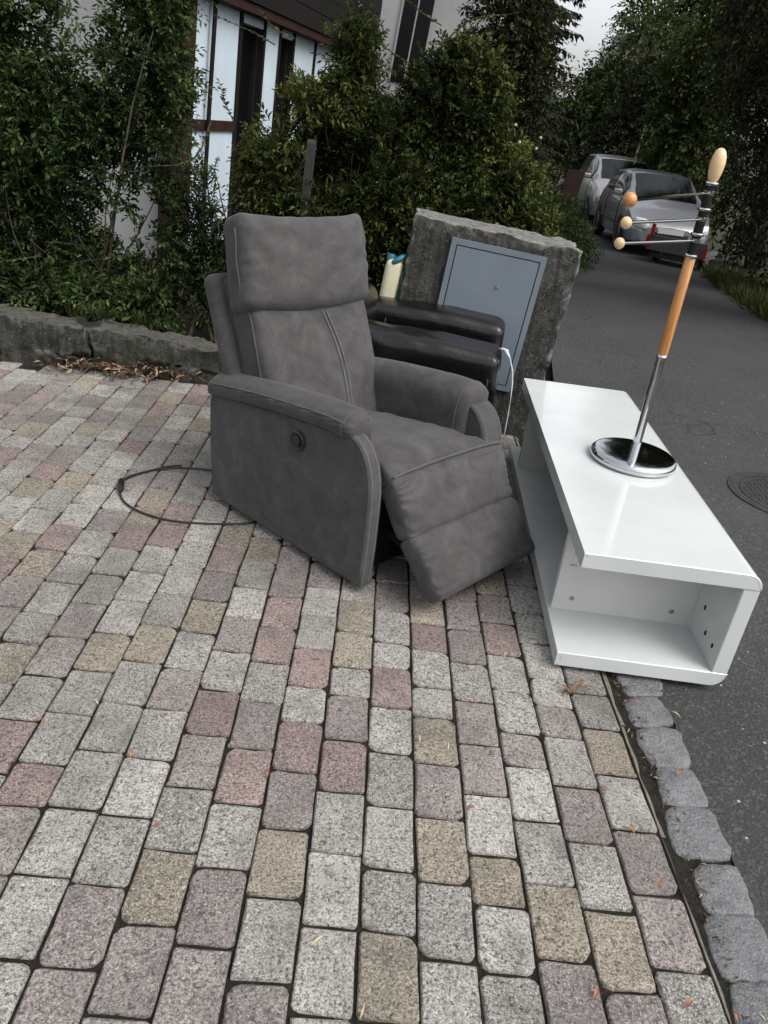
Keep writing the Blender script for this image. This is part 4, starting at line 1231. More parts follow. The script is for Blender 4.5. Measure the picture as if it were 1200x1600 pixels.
# ================================================================== grey recliner
K = .9375
P0 = np.array((-.049, 2.276, 0.0)); CU = np.array((.763, -.647, 0)); CV = np.array((.647, .763, 0))
def ch(u, v, z): return P0 + CU * (u * K) + CV * (v * K) + np.array((0, 0, z * K))
def chv(u, v, z): return P0 + np.outer(np.asarray(u) * K, CU) + np.outer(np.asarray(v) * K, CV) + np.outer(np.asarray(z) * K, (0, 0, 1))
rec = thing('recliner_armchair', 'grey suede power recliner with raised footrest standing on the pavers', 'armchair', tuple(ch(-.45, .4, 0)))
def ptop(u): return .50 + (min(max(u, -.97), -.10) + .95) * .128
def side_panel(v_out, v_in, nm):
    OL = [(-.935, .03), (-.95, .12), (-.962, .25), (-.968, .40), (-.968, .465), (-.955, .492), (-.93, .503)]
    OL += [(u, ptop(u)) for u in np.linspace(-.88, -.20, 12)] + [(-.15, .606), (-.11, .598), (-.078, .578), (-.05, .548), (-.03, .512), (-.015, .465), (-.006, .41), (-.002, .33), (0, .2), (-.001, .10), (-.004, .03)]
    OL = np.array(OL)
    n = len(OL)
    c0 = OL.mean(0)
    # inward normals for the edge roll
    nx = np.zeros_like(OL)
    for i in range(n):
        t = OL[(i + 1) % n] - OL[i - 1]; t /= np.linalg.norm(t)
        m_ = np.array((t[1], -t[0])) * -1
        if m_ @ (c0 - OL[i]) < 0: m_ = -m_
        nx[i] = m_
    sg = 1 if v_in > v_out else -1
    th = abs(v_in - v_out)
    rings = []
    for ins, dv in ((.008, .0), (.004, .0012), (.0012, .004), (0, .008), (0, th * .5), (0, th - .010), (.003, th - .003), (.010, th)):
        Q = OL + nx * ins
        rings.append([ch(u, v_out + sg * dv, z) for u, z in Q])
    V, F = loft(rings, True, False)
    # gently padded faces (fan from inner ring)
    b = len(V)
    for rr, vv in ((rings[0], v_out), (rings[-1], v_out + sg * th)):
        base = len(V)
        prev = list(range(0, n)) if rr is rings[0] else list(range((len(rings) - 1) * n, len(rings) * n))
        for f in (.012, .03, .10, .25, .5, .8):
            cur = []
            for i in range(n):
                u, z = (OL[i] + nx[i] * .008) * (1 - f) + c0 * f
                w = .006 * max(0, f - .03) * (1 if rr is rings[0] else 0)
                w += .003 * fbm((u * 3, z * 3, v_out), 2.0)
                V.append(ch(u, vv - sg * w, z)); cur.append(len(V) - 1)
            for i in range(n):
                j = (i + 1) % n; F.append((prev[i], prev[j], cur[j], cur[i]))
            prev = cur
        F.append(tuple(prev))
    p = mesh_obj(nm, V, F, M['suede'], rec, True)
    # welts along the front band
    idx = [i for i in range(n) if OL[i][0] > -.16]
    for dv, ins in ((.012, .0015), (th - .018, .0015)):
        mb = MB().tube([ch(OL[i][0] - nx[i][0] * .001, v_out + sg * dv, OL[i][1] - nx[i][1] * .001) for i in idx], .0017, 6)
        mb.build('stitching', M['stitch'], p, True)
    return p
side_panel(0, .066, 'side_panel'); side_panel(.80, .672, 'side_panel')

def arm_pad(mir):
    vv = (lambda v: .80 - v) if mir else (lambda v: v)
    sec = [(.105, -.02), (.02, -.012), (-.010, -.008), (-.018, .010), (-.018, .030), (-.010, .046), (.012, .066), (.05, .083), (.09, .083), (.13, .066), (.158, .035), (.172, -.01), (.176, -.07), (.176, -.14), (.168, -.19), (.125, -.20)]
    sec = [(v if v < .05 else .05 + (v - .05) * (.92 if mir else .56), z) for v, z in sec]
    sec = smooth_path(sec, 48)
    us = [-.985, -.98, -.965, -.94] + list(np.linspace(-.90, -.22, 26)) + [-.19, -.165, -.145, -.130, -.122, -.12]
    rings = []
    ctr = np.array((.08 if mir else .055, .0))
    for u in us:
        a = (u + .985) / .05; b = (-.12 - u) / .045
        s = 1.0
        if a < 1: s = .55 + .45 * math.sqrt(max(0, 1 - (1 - a) ** 2))
        if b < 1: s = .66 + .34 * math.sqrt(max(0, 1 - (1 - b) ** 2))
        drop = -.012 * max(0, (u + .3) / .2) ** 2
        arch = .012 * math.sin(max(0, min(1, (u + .95) / .8)) * math.pi)
        r = []
        for k, (v, z) in enumerate(sec):
            v2, z2 = ctr + (np.array((v, z)) - ctr) * s
            wr = .0025 * math.sin(u * 95 + 3 * math.sin(u * 17 + k)) * (1 if z < .05 and v < .02 else .25)
            wr += .004 * mnoise.noise(Vector((u * 9, v * 14, z * 14 + mir * 5)))
            # inner side stays above the seat
            r.append(ch(u, vv(v2 - wr), ptop(u) + z2 + drop + arch))
        rings.append(r)
    V, F = loft(rings)
    if mir: F = [tuple(reversed(f)) for f in F]
    p = mesh_obj('arm_pad', V, F, M['suede'], rec, True)
    mb = MB()
    pts = []
    for u in np.linspace(-.95, -.155, 40):
        drop = -.012 * max(0, (u + .3) / .2) ** 2; arch = .012 * math.sin(max(0, min(1, (u + .95) / .8)) * math.pi)
        pts.append(ch(u, vv(-.0125 - .002 * math.sin(u * 60)), ptop(u) + .044 + drop + arch))
    mb.tube(pts, .0032, 6); mb.build('welt', M['suede_band'], p, True)
    pts = []
    for v, z in sec[6:44]:
        q = ctr + (np.array((v, z)) - ctr) * 1.008
        pts.append(ch(-.162, vv(q[0]), ptop(-.162) + q[1] - .006))
    MB().tube(pts, .0026, 6).build('welt', M['suede_band'], p, True)
    return p
arm_pad(False); arm_pad(True)

def path_frame(pts):
    Q = smooth_path([np.array(p) for p in pts], 60)
    Q = np.array(Q)
    L = np.concatenate([[0], np.cumsum(np.linalg.norm(np.diff(Q, axis=0), axis=1))])
    def f(s):
        s = np.clip(s, 0, L[-1]); u = np.interp(s, L, Q[:, 0]); z = np.interp(s, L, Q[:, 1])
        e = 1e-3; s2 = np.clip(s + e, 0, L[-1]); s1 = np.clip(s - e, 0, L[-1])
        tu = np.interp(s2, L, Q[:, 0]) - np.interp(s1, L, Q[:, 0]); tz = np.interp(s2, L, Q[:, 1]) - np.interp(s1, L, Q[:, 1])
        n = np.hypot(tu, tz); return u, z, -tz / n, tu / n
    return f, L[-1]
def pad(nm, pts, vl, vr, th, r, puff, pucker, nx=40, ny=44, base_part=None):
    f, L = path_frame(pts)
    def de(a, b, c_):
        s = a + L / 2
        u, z, nu, nz = f(s)
        q = s / L
        l_, r_ = vl(q, u), vr(q, u)
        v = (l_ + r_) / 2 + b / .5 * (r_ - l_) / 2
        off = c_ - th / 2
        # puckers running in from the side seams
        ed = np.minimum(b + .5, .5 - b)
        if pucker:
            off = off + np.where(c_ > 0, pucker * np.sin(s * 175 + 3.5 * np.sin(s * 31 + b * 4)) * np.exp(-ed / .05) * np.where(b < 0, 1.0, .3) * sm(ed, 0, .02), 0)
        nz_ = np.array([mnoise.noise(Vector((x * 7, y * 7, zz * 3))) for x, y, zz in zip(s, v, c_)])
        off = off + np.where(c_ > 0, .007 * nz_ + .0022 * np.sin(s * 46 + 5 * nz_ + b * 7), 0)
        return chv(u + nu * off, v, z + nz * off)
    V, F = cushion(L / 2, .5, th / 2, r, nx, ny, 2, de, puff, power=2.6)
    return mesh_obj(nm, V, F, M['suede'], rec, True)
def sm(x, a, b): t = np.clip((x - a) / (b - a), 0, 1); return t * t * (3 - 2 * t)
seat = pad('seat_cushion', [(-.76, .40), (-.55, .425), (-.30, .462), (-.14, .478), (-.05, .474), (.006, .458), (.03, .43)],
           lambda q, u: .115 - .025 * sm(u, -.10, -.02), lambda q, u: .645 + .120 * sm(u, -.10, -.02), .13, .022, .030, 0)
ft1 = pad('footrest_pad', [(-.010, .466), (.040, .408), (.085, .335), (.128, .270)], lambda q, u: .092 + .012 * q, lambda q, u: .762 - .018 * q, .080, .022, .024, .011)
ft2 = pad('footrest_flap', [(.118, .278), (.175, .225), (.235, .165), (.300, .096)], lambda q, u: .104 + .006 * q, lambda q, u: .746 - .015 * q, .080, .022, .017, .010)
MB().tube([ch(.012 + .008 * math.sin(t * math.pi), .096 + t * .66, .470 + .020 * math.sin(t * math.pi) ** .7) for t in np.linspace(0, 1, 30)], .004, 6).build('welt', M['suede_band'], seat, True)
# mechanism and lining below
MB().box((-.90, .105, .05), (-.06, .695, .33), ch).build('base_box', M['black_cloth'], rec)
for v in (.16, .62): MB().box((-.10, v, .20), (.16, v + .02, .235), lambda u, v_, z: ch(u, v_, z - max(0, u) * .35)).build('footrest_arm', M['black_plastic'], rec)
for u in (-.85, -.10):
    for v in (.06, .74): MB().lathe([(.028, 0), (.032, .03), (.02, .034)], 14, ax=lambda x, y, z, u=u, v=v: ch(u + x, v + y, z)).build('foot', M['black_plastic'], rec, True)
# power button
btn = MB().lathe([(.040, 0), (.040, .006), (.034, .010), (.030, .007), (.0, .007)], 26, ax=lambda x, y, z: ch(-.388 + x * .95, -.010 - z, .489 + y * 1.0)).build('power_button', M['black_plastic'], rec, True)
MB().lathe([(.022, .006), (.022, .011), (.018, .013), (.0, .013)], 20, ax=lambda x, y, z: ch(-.388 + x * .9, -.010 - z, .489 + y)).build('button_cap', M['black_plastic'], btn, True)
# backrest
ET = np.array((-.392, .92)); EW = np.array((.92, .392)); BO = np.array((-.60, .42)); VC = .385
def bk(s, t, w):
    s, t, w = map(np.asarray, (s, t, w))
    u = BO[0] + ET[0] * t + EW[0] * w; z = BO[1] + ET[1] * t + EW[1] * w
    return chv(u, VC + s, z)
def back_lower(a, b, c_):
    w = c_ - .075
    ed = np.minimum(a + .315, .315 - a)
    w = w + np.where(c_ > 0, .0045 * np.sin(b * 120 + 3 * np.sin(b * 23)) * np.exp(-ed / .03) * (a < 0), 0)
    top = np.clip((b - .10) / .18, 0, 1)
    w = w + np.where(c_ > 0, .0034 * np.sin(a * 22 + b * 34 + 2 * np.sin(b * 23 + a * 9)) * np.clip((.31 - np.abs(a)) / .15, 0, 1) * .6, 0)
    w = w - np.where(c_ > 0, .004 * np.exp(-((a - .06) / .03) ** 2), 0)
    return bk(a, b + .235, w)
V, F = cushion(.315, .285, .075, .034, 46, 40, 4, back_lower, .034)
lowb = mesh_obj('back_cushion', V, F, M['suede'], rec, True)
def back_pillow(a, b, c_):
    q = a / .335
    t = b + .668
    t = t + .014 * q * q * sm(b, .05, .17) - .032 * (1 - q * q) * (1 - sm(b, -.17, -.03)) + .010 * np.abs(q) ** 6 * sm(b, .1, .18)
    s = a - .010 + .022 * (b + .17) / .34
    w = c_ - .06 + .045 * (b + .17) / .34 + np.where(c_ > 0, .020 * (1 - sm(b, -.17, .02)), 0)
    w = w + np.where(c_ > 0, .010 * np.exp(-((b + .02) / .09) ** 2), 0)
    ed = np.minimum(a + .335, .335 - a)
    w = w + np.where(c_ > 0, .0065 * np.sin(b * 85 + 2 * np.sin(b * 31)) * np.exp(-ed / .04), 0)
    w = w + np.where(c_ > 0, .004 * np.sin(a * 46 + 2 * np.sin(a * 13)) * np.exp(-np.abs(b - .17) / .035), 0)
    w = w + np.where(c_ > 0, .008 * np.sin((a * .8 + b) * 44 + 1.5 * np.sin(a * 21)) * np.exp(-((a + .20) / .13) ** 2 - ((b - .05) / .10) ** 2) + .005 * np.sin((b - a * .5) * 52) * np.exp(-((a - .22) / .10) ** 2 - ((b - .06) / .09) ** 2), 0)
    return bk(s, t, w)
V, F = cushion(.335, .172, .060, .036, 46, 30, 4, back_pillow, .058)
pill = mesh_obj('head_pillow', V, F, M['suede'], rec, True)
V, F = cushion(.352, .46, .042, .036, 20, 24, 2, lambda a, b, c_: bk(a, b + .215, c_ - .215 + .0 * b), 0.008)
shell = mesh_obj('back_shell', V, F, M['suede'], rec, True)
V, F = cushion(.30, .40, .05, .02, 6, 6, 2, lambda a, b, c_: bk(a, b + .25, c_ - .155), 0)
mesh_obj('back_core', V, F, M['suede'], rec, True)
for ds in (.035, .056):
    pts = [bk([.012 + ds + .045 * (1 - t) ** 2 * 0 - .050 * (t - .5) + .02 * math.sin(t * 3)], [.06 + .40 * t], [.034 * math.sqrt(max(0, 1 - (2 * (.06 + .40 * t - .235) / .57) ** 2)) * .985 + .0012])[0] for t in np.linspace(0, 1, 24)]
    MB().tube(pts, .0022, 5).build('stitching', M['stitch'], lowb, True)
for part, sx, t0_, t1_, w_ in ((lowb, -.314, -.02, .50, -.028), (pill, -.338, .55, .80, -.03)):
    pts = [bk([sx - .001], [t0_ + (t1_ - t0_) * t], [w_ + .004 * math.sin(t * 9) + (.05 * t if part is pill else 0)])[0] for t in np.linspace(0, 1, 30)]
    MB().tube(pts, .003, 6).build('welt', M['suede_band'], part, True)

# ---- power cord with its plug
def cord_path(L, z=.006): return [np.array((*gnd(x, y)[:2], z)) for x, y in L]
cord = thing('power_cord', 'black power cord with inline connector looping out from the recliner over the pavers', 'cord', tuple(gnd(240, 775)))
c1 = cord_path([(404, 816), (380, 820), (320, 820), (265, 815), (225, 804), (200, 791), (189, 778), (187, 766)])
c2 = cord_path([(187, 762), (193, 753), (215, 743), (250, 735), (290, 733), (336, 737)])
c3 = cord_path([(188, 760), (200, 747), (235, 737), (262, 731), (284, 729)])
MB().tube(smooth_path(c1, 50), .0042, 8).build('cable', M['cable'], cord, True)
MB().tube(smooth_path(c2, 40), .0042, 8).build('cable', M['cable'], cord, True)
MB().tube(smooth_path(c3, 40), .0042, 8).build('cable', M['cable'], cord, True)
a, b = np.array((*gnd(188, 772)[:2], .013)), np.array((*gnd(190, 752)[:2], .013))
MB().tube([a, a + (b - a) * .08, a + (b - a) * .3, a + (b - a) * .75, a + (b - a) * .9, b], [.005, .011, .0145, .0145, .009, .005], 12).build('connector', M['black_plastic'], cord, True)

# ================================================================== dark leather armchair behind
LA = R_(-6); LF = np.array((math.cos(LA), math.sin(LA), 0)); LW = np.array((-LF[1], LF[0], 0))
LO = np.array((.46, 3.68, 0.0))        # front centre
def lv(f, w, z): return LO + np.outer(np.asarray(f), LF) + np.outer(np.asarray(w), LW) + np.outer(np.asarray(z), (0, 0, 1))
lea = thing('leather_armchair', 'dark brown leather armchair squeezed between the recliner and the pillar', 'armchair', tuple(LO - LF * .4))
def larm(w0, top, nm='arm'):
    def de(a, b, c_):
        f = a - .40; z = c_ + top / 2 + .02
        k = sm(z, top - .22, top - .12)
        b2 = b * (1 + .10 * k)
        sag = -.015 * np.clip((a + .2) / .6, 0, 1) ** 1.5
        dz = (.0012 * np.sin(a * 38 + 3 * np.sin(a * 11)) + .014 * (1 - (b / .122) ** 2) + .004 * np.sin(a * 9 + 1) + .0025 * np.sin(a * 21 + b * 40 + 2 * np.sin(a * 15))) * k
        return lv(f, w0 + b2, z + (sag + dz + .02 * np.clip((-a - .1) / .3, 0, 1) * (w0 < 0)) * sm(z, .2, .5))
    V, F = cushion(.40, .122, top / 2 - .02, .042, 30, 10, 22, de, 0)
    p = mesh_obj(nm, V, F, M['leather'], lea, True)
    pts = []
    for k in range(21):
        an = math.pi * k / 20
        pts.append(lv(-.05, w0 - .103 * math.cos(an), top - .125 + .10 * math.sin(an))[0])
    return p
an_ = larm(-.275, .655); af_ = larm(.275, .665)
for p, w0, top in ((an_, -.275, .655), (af_, .275, .665)):
    for ff in (-.045, -.60):
        pts = [lv(ff, w0 - .136 * math.cos(t), top - .105 + .085 * math.sin(t) + (.0 if ff > -.3 else .028) - (.03 if ff > -.3 else .0))[0] for t in np.linspace(-.2, math.pi + .2, 20)]
        MB().tube(pts, .004, 6).build('welt', M['leather_seam'], p, True)
V, F = cushion(.36, .19, .09, .05, 12, 10, 3, lambda a, b, c_: lv(a - .40, b, c_ + .34), .02)
mesh_obj('seat_cushion', V, F, M['leather'], lea, True)
V, F = cushion(.09, .30, .24, .07, 4, 14, 10, lambda a, b, c_: lv(a - .72 - .2 * (c_), b, c_ + .52), .0)
mesh_obj('backrest', V, F, M['leather'], lea, True)
V, F = cushion(.37, .34, .12, .02, 4, 4, 2, lambda a, b, c_: lv(a - .40, b, c_ + .16), 0)
mesh_obj('base', V, F, M['leather'], lea, True)
# torn pale lining hanging at the front of the near arm
V = []; F = []
tp = [(783, 545), (792, 548), (797, 560), (801, 580), (801, 600), (798, 625), (794, 650), (790, 672), (786, 690)]
Yt = LO[1] - .30
for i, (x, y) in enumerate(tp):
    q = atY(x, y, 3.28 + .012 * math.sin(i * 1.7)); wd = .0032 + .0015 * math.sin(i * 2.1) + (.008 if i < 2 else 0)
    V += [q + (-wd, -.004, 0), q + (wd * .5, .006, .004), q + (-wd, .002, -.001), q + (wd * .5, .012, .003)]
for i in range(len(tp) - 1):
    a = i * 4
    F += [(a, a + 1, a + 5, a + 4), (a + 2, a + 6, a + 7, a + 3), (a, a + 4, a + 6, a + 2), (a + 1, a + 3, a + 7, a + 5)]
tag(mesh_obj('torn_lining', V, F, M['paper'], lea, True), 'torn white lining strip hanging from the front of the arm')

# ================================================================== cream canister with teal hose
q0, q1 = atY(598, 475, 4.16), atY(612, 404, 4.16)
can = thing('sprayer_canister', 'cream plastic sprayer canister with teal hose wedged against the pillar', 'canister', (q1[0], 4.19, .02))
cl_ = .10
def cde(a, b, c_): return np.stack([q1[0] - .015 + a + .10 * (c_ + .66 - .62) , 4.19 + b, c_ + q1[2] - .33], 1)
V, F = cushion(.045, .075, .33, .03, 4, 6, 14, cde, 0)
cb = mesh_obj('tank', V, F, M['cream'], can, True)
MB().tube([np.array((q1[0] + .036 + .10 * (z + .04), 4.125, z + q1[2] - .33)) for z in np.linspace(-.3, .28, 10)], .007, 6).build('trim_strip', M['green_plastic'], cb, True)
hp = [atY(612, 420, 4.15), atY(614, 412, 4.13), atY(622, 406, 4.12), atY(632, 401, 4.14), atY(640, 402, 4.2)]
MB().tube(smooth_path(hp, 24), .014, 10).build('hose', M['teal'], can, True)
MB().lathe([(.026, 0), (.026, .03), (.018, .04)], 14, tuple(q1 + (0, .02, -.02))).build('cap', M['teal'], can, True)

# ================================================================== white gloss bench
BX0, BX1, BY0, BY1, BZ0, BZ1 = .605, 1.150, 2.005, 3.765, .014, .432
bench = thing('lowboard_bench', 'white gloss lowboard with open compartments standing across the kerb', 'lowboard', ((BX0 + BX1) / 2, (BY0 + BY1) / 2, 0))
TH = .052
def prism(sec, y0, y1, mat, nm, par=bench, bev=.0025):
    sec = [np.array(p) for p in sec]; n = len(sec)
    c0 = np.mean(sec, 0)
    rings = []
    for y, ins in ((y0, bev), (y0 + bev, 0), (y1 - bev, 0), (y1, bev)):
        r = []
        for i in range(n):
            t = sec[(i + 1) % n] - sec[i - 1]; t = t / (np.linalg.norm(t) + 1e-9); m_ = np.array((-t[1], t[0]))
            r.append((sec[i][0] + m_[0] * ins, y, sec[i][1] + m_[1] * ins))
        rings.append(r)
    V, F = loft(rings)
    return mesh_obj(nm, V, F, mat, par, False)
def arc(cx, cz, r, a0, a1, n=8): return [(cx + r * math.cos(R_(a0 + (a1 - a0) * i / n)), cz + r * math.sin(R_(a0 + (a1 - a0) * i / n))) for i in range(n + 1)]
RC = .05
topb = prism([(BX0, BZ1 - TH), (BX1 - .001, BZ1 - TH)] + arc(BX1 - RC, BZ1 - RC, RC, 0, 90) + [(BX0, BZ1)], BY0, BY1, M['laminate'], 'top_board')
botb = prism([(BX0, BZ0)] + arc(BX1 - RC, BZ0 + RC, RC, -90, 0) + [(BX1 - .001, BZ0 + TH), (BX0, BZ0 + TH)], BY0, BY1, M['laminate'], 'bottom_board')
rb = prism([(BX1 - TH, BZ0 + TH + .0008), (BX1 - .0015, BZ0 + TH + .0008), (BX1 - .0015, BZ1 - TH - .0008), (BX1 - TH, BZ1 - TH - .0008)], BY0 + .002, BY1 - .002, M['laminate'], 'side_board')
for y in (BY0 + .255, BY1 - .30):
    dv = MB().box((BX0 + .012, y, BZ0 + TH + .0005), (BX1 - TH - .0005, y + .026, BZ1 - TH - .0005)).build('divider', M['matte_white'], bench)
    if y < 2.6:
        for x, z in ((BX0 + .075, .115), (BX1 - .125, .115), (BX1 - .09, .315)):
            sc_ = MB().lathe([(.0085, 0), (.0085, .0025), (.006, .0035), (.0, .003)], 14, ax=lambda a, b, c, x=x, z=z, y=y: (x + a, y - c, z + b)).build('screw', M['alloy'], dv, True)
        for x, z, w in ((BX0 + .17, .265, .026), (BX0 + .05, .245, .018), (BX0 + .055, .29, .012)):
            V = []; n = 9
            rr = random.Random(int(x * 1000))
            for k in range(n):
                a = 2 * math.pi * k / n; V.append((x + w * math.cos(a) * rr.uniform(.5, 1), y - .0006, z + .008 * math.sin(a) * rr.uniform(.4, 1)))
            mesh_obj('scuff_mark', V, [tuple(range(n))], M['scuff'], dv)
for x, z, w, h_ in ((BX0 + .014, BZ0 + .030, .006, .012), (BX0 + .010, BZ0 + .006, .007, .005)):
    rr = random.Random(int(x * 5000)); n = 9
    mesh_obj('scuff_mark', [(x + w * math.cos(2 * math.pi * k / n) * rr.uniform(.4, 1), BY0 - .0005, z + h_ * math.sin(2 * math.pi * k / n) * rr.uniform(.4, 1)) for k in range(n)], [tuple(range(n))], M['scuff'], botb)
for x, z, w, h_ in ((BX0 + .009, BZ1 - .010, .005, .004),):
    rr = random.Random(int(x * 7000)); n = 9
    mesh_obj('scuff_mark', [(x + w * math.cos(2 * math.pi * k / n) * rr.uniform(.4, 1), BY0 - .0005, z + h_ * math.sin(2 * math.pi * k / n) * rr.uniform(.4, 1)) for k in range(n)], [tuple(range(n))], M['scuff'], topb)
for y, z in ((2.06, .13), (2.13, .13), (2.19, .19)):
    MB().lathe([(.006, 0), (.006, .002), (.004, .0025)], 12, ax=lambda a, b, c, y=y, z=z: (BX1 - TH - c, y + a, z + b * 1.5)).build('screw_hole', M['dark_gap'], rb, True)
for x in (BX0 + .06, BX1 - .10):
    for y in (BY0 + .10, BY1 - .10):
        MB().lathe([(.022, 0), (.022, .0135), (.018, .014)], 14, (x, y, 0)).build('glide', M['black_plastic'], bench, True)

# ================================================================== coat stand on the bench
sb_ = np.array((.928, 2.808, BZ1))
stand = thing('towel_stand', 'chrome and beech towel stand with three swivel arms placed on the lowboard', 'towel stand', tuple(sb_))
LX = .0  # pole is plumb
def pole_pt(z): return np.array((sb_[0], sb_[1], z))
zz = lambda py: z_on_vertical(sb_[0], sb_[1], py)
MB().lathe([(.150, 0), (.160, .004), (.165, .014), (.164, .024), (.160, .032), (.152, .037), (.144, .0385), (.08, .0390), (.02, .0393), (.0, .0393)], 64, tuple(sb_)).build('base', M['chrome'], stand, True)
z1, z2, z3, z4, z5 = zz(560), zz(402), zz(290), zz(284), zz(231)
MB().lathe([(.0165, .036), (.0165, z1 - BZ1)], 24, tuple(sb_)).build('lower_tube', M['chrome'], stand, True)
MB().lathe([(.0185, z1 - BZ1 - .002), (.0198, z1 - BZ1 + .010), (.017, z1 - BZ1 + .014)], 24, tuple(sb_)).build('collar', M['chrome'], stand, True)
MB().lathe([(.0165, z1 - BZ1 + .010), (.0182, z1 - BZ1 + .02), (.0182, z2 - BZ1 - .004), (.0165, z2 - BZ1)], 24, tuple(sb_)).build('wooden_grip', M['beech'], stand, True)
MB().lathe([(.0155, z2 - BZ1), (.0155, z3 - BZ1)], 24, tuple(sb_)).build('upper_tube', M['chrome_dark'], stand, True)
for py, t in ((400, .010), (366, .008), (327, .008), (287, .010)):
    z = zz(py) - BZ1
    MB().lathe([(.0158, z - t * .8), (.0210, z - t * .6), (.0222, z), (.0210, z + t * .5), (.0158, z + t * .7)], 24, tuple(sb_)).build('collar', M['chrome'], stand, True)
h = z5 - z4 - .0
MB().lathe([(.010, z4 - BZ1 - .002), (.0175, z4 - BZ1 + h * .08), (.0225, z4 - BZ1 + h * .3), (.0245, z4 - BZ1 + h * .52), (.0225, z4 - BZ1 + h * .74), (.016, z4 - BZ1 + h * .91), (.008, z4 - BZ1 + h * .985), (.0, z4 - BZ1 + h)], 24, tuple(sb_)).build('finial', M['beech_pale'], stand, True)
for (py, tx, ty, m_) in ((302, 986, 312, 'beech'), (343, 981, 348, 'beech_pale'), (376, 971, 380, 'beech_pale')):
    z = zz(py)
    tip = gnd(tx, ty, z)
    a = pole_pt(z); d = unit(tip - a)
    am = MB().tube([a + d * .010, a + d * .02, tip - d * .02, tip], [.0055, .0045, .0050, .0065], 12).build('swivel_arm', M['chrome'], stand, True)
    V = MB()
    pr = [(.001, -.0165), (.008, -.0145), (.0135, -.009), (.0165, 0), (.0135, .009), (.008, .0145), (.001, .0165)]
    V.lathe(pr, 18, tuple(tip + d * .012)).build('ball_end', M[m_], am, True)
    MB().lathe([(.0168, z - BZ1 - .006), (.0168, z - BZ1 + .006), (.0158, z - BZ1 + .007)], 20, tuple(sb_)).build('swivel_ring', M['chrome'], am, True)

# ================================================================== litter
GL = 'fallen leaves on the pavers'
def dead_leaf(x, y, ang, L, W, mat, name, label, grp, z=.004):
    p = gnd(x, y)
    d = np.array((math.cos(ang), math.sin(ang), 0)); s_ = np.array((-d[1], d[0], 0))
    V = []; F = []
    n = 6
    for i in range(n + 1):
        t = i / n; w = W * math.sin(math.pi * (t * .92 + .04)) ** .8
        c_ = p + d * (t - .5) * L + np.array((0, 0, z + .006 * math.sin(t * 3.1) + .004 * t))
        V += [c_ + s_ * w / 2 + (0, 0, .003), c_, c_ - s_ * w / 2 + (0, 0, .003)]
    for i in range(n):
        a = i * 3; F += [(a, a + 1, a + 4, a + 3), (a + 1, a + 2, a + 5, a + 4)]
    o = mesh_obj(name, np.array(V) - p, F, mat, None, True); o.location = p
    tag(o, label, 'leaf', grp)
for (x, y) in ((205, 1181), (247, 1293), (418, 1212), (742, 1100), (944, 1236), (986, 1299), (1028, 1381), (930, 1556), (1074, 1573), (68, 1131), (1146, 1592), (732, 1266), (990, 1098), (505, 640), (1058, 1210)):
    dead_leaf(x, y, rnd.uniform(0, 3), rnd.uniform(.016, .026), rnd.uniform(.006, .009), M['fallen'], 'fallen_leaf', 'tiny orange brown fallen leaf lying on the pavers', GL)
for (x, y) in ((495, 1475), (566, 1586), (150, 1100), (655, 1158), (788, 1026), (700, 1170), (1055, 1120)):
    dead_leaf(x, y, rnd.uniform(0, 3), rnd.uniform(.02, .035), .004, M['straw'], 'straw_bit', 'pale dry straw scrap lying on the pavers', 'straw scraps on the pavers')
for i in range(9):
    dead_leaf(900 + rnd.uniform(-18, 20), 1080 + rnd.uniform(-5, 6), rnd.uniform(0, 3), rnd.uniform(.025, .045), rnd.uniform(.008, .014), M['fallen_dry'], 'dry_leaf', 'curled dry brown leaf in the clump by the lowboard\'s front corner', 'dry leaves at the lowboard corner', z=.004 + .002 * i)
# mulch and dead leaves against the wall
Pm = []
for i in range(4200):
    x = rnd.gauss(190, 70); y = rnd.gauss(571, 9)
    if not 60 < x < 325: continue
    p = gnd(x, y + (x - 200) * .10)
    if in_wall(p[0], p[1] - .25): continue
    Pm.append((p[0], p[1], max(0, rnd.gauss(.012, .012)) + max(0, p[1] - 4.1) * .22))
Pm = np.array(Pm)
Dm = unit(rng.normal(0, 1, Pm.shape) * (1, 1, .25))
Lm = rng.uniform(.02, .085, len(Pm))
V, F = leaf_geo(Pm, Dm, unit(np.array([0, 0, 1.0]) + rng.normal(0, .4, Pm.shape)), Lm, Lm * .18 + .004)
T = np.clip(rng.normal(.55, .30, len(Pm)), 0, 1)
tag(mesh_obj('mulch', V, F, M['mulch'], None, False, np.concatenate([T, T])), 'brown bark mulch and dead leaves heaped at the foot of the low wall', None, None, 'stuff')
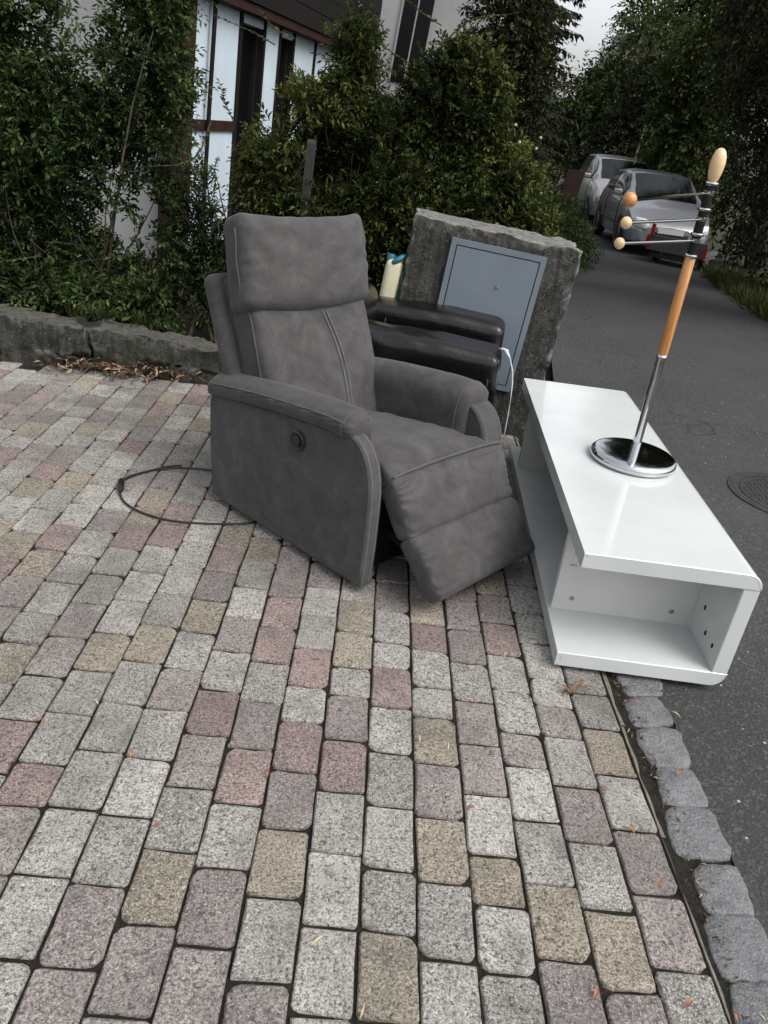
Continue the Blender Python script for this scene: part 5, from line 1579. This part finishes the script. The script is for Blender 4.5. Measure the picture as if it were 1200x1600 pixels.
# debris in the gutter beside the setts
Pm = np.array([cnz(rnd.gauss(.905, .016), rnd.uniform(.2, 2.3), -.006 + rnd.uniform(0, .008)) for i in range(420)])
Dm = unit(rng.normal(0, 1, Pm.shape) * (1, 1, .3)); Lm = rng.uniform(.006, .022, len(Pm))
V, F = leaf_geo(Pm, Dm, unit(np.array([0, 0, 1.0]) + rng.normal(0, .5, Pm.shape)), Lm, Lm * .3)
T = np.clip(rng.normal(.45, .3, len(Pm)), 0, 1)
tag(mesh_obj('gutter_debris', V, F, M['mulch'], None, False, np.concatenate([T, T])), 'dirt and plant crumbs in the gap between pavers and setts', None, None, 'stuff')
# sticks, weeds
for a, b, lab in (((174, 543), (191, 562), 'pale peeled stick leaning on the mulch by the low wall'), ((256, 562), (290, 569), 'short pale stick lying at the foot of the low wall')):
    A, B = gnd(*a, .06), gnd(*b, .03)
    o = thing('pale_stick', lab, 'stick', tuple((A + B) / 2))
    MB().tube(smooth_path([A, (A + B) / 2 + (0, 0, .006), B], 6), [.010, .012, .013, .012, .012, .011, .008], 7).build('shaft', M['pale_stick'], o, True)
    MB().tube([(A + B) / 2, (A + B) / 2 + (.01, -.01, .018)], [.006, .004], 6).build('knot', M['pale_stick'], o, True)
def weed(x, y, n, hgt, label, mat=M['grass'], grp='weeds along the low wall', z=.03):
    p = gnd(x, y, z); o = thing('weed_tuft', label, 'weed', tuple(p), grp)
    Pp = p + rng.normal(0, .05, (n, 3)) * (1, .5, 0)
    D = unit(np.array([0, -.15, 1.0]) + rng.normal(0, .45, (n, 3))); L = rng.uniform(.5, 1.2, n) * hgt
    V, F = leaf_geo(Pp, D, unit(rng.normal(size=(n, 3))), L, L * .12 + .004)
    T = np.clip(rng.normal(.3, .2, n), 0, 1)
    mesh_obj('blades', V, F, mat, o, False, np.concatenate([T, T]))
    V, F, T = sprigs(Pp[:n // 4], D[:n // 4], L[:n // 4], 8, .022, .012); mesh_obj('leaves', V, F, M['leaf_hedge'], o, False, T)
weed(228, 556, 140, .14, 'dark green weed tuft growing from the mulch at the low wall')
weed(4, 552, 60, .08, 'yellowish weed tuft at the left foot of the low wall')
weed(150, 497, 50, .10, 'fresh green weed sprouting from the break in the low wall', z=.27)
weed(212, 505, 40, .09, 'small weed sprouting along the top of the lower wall section', z=.25)
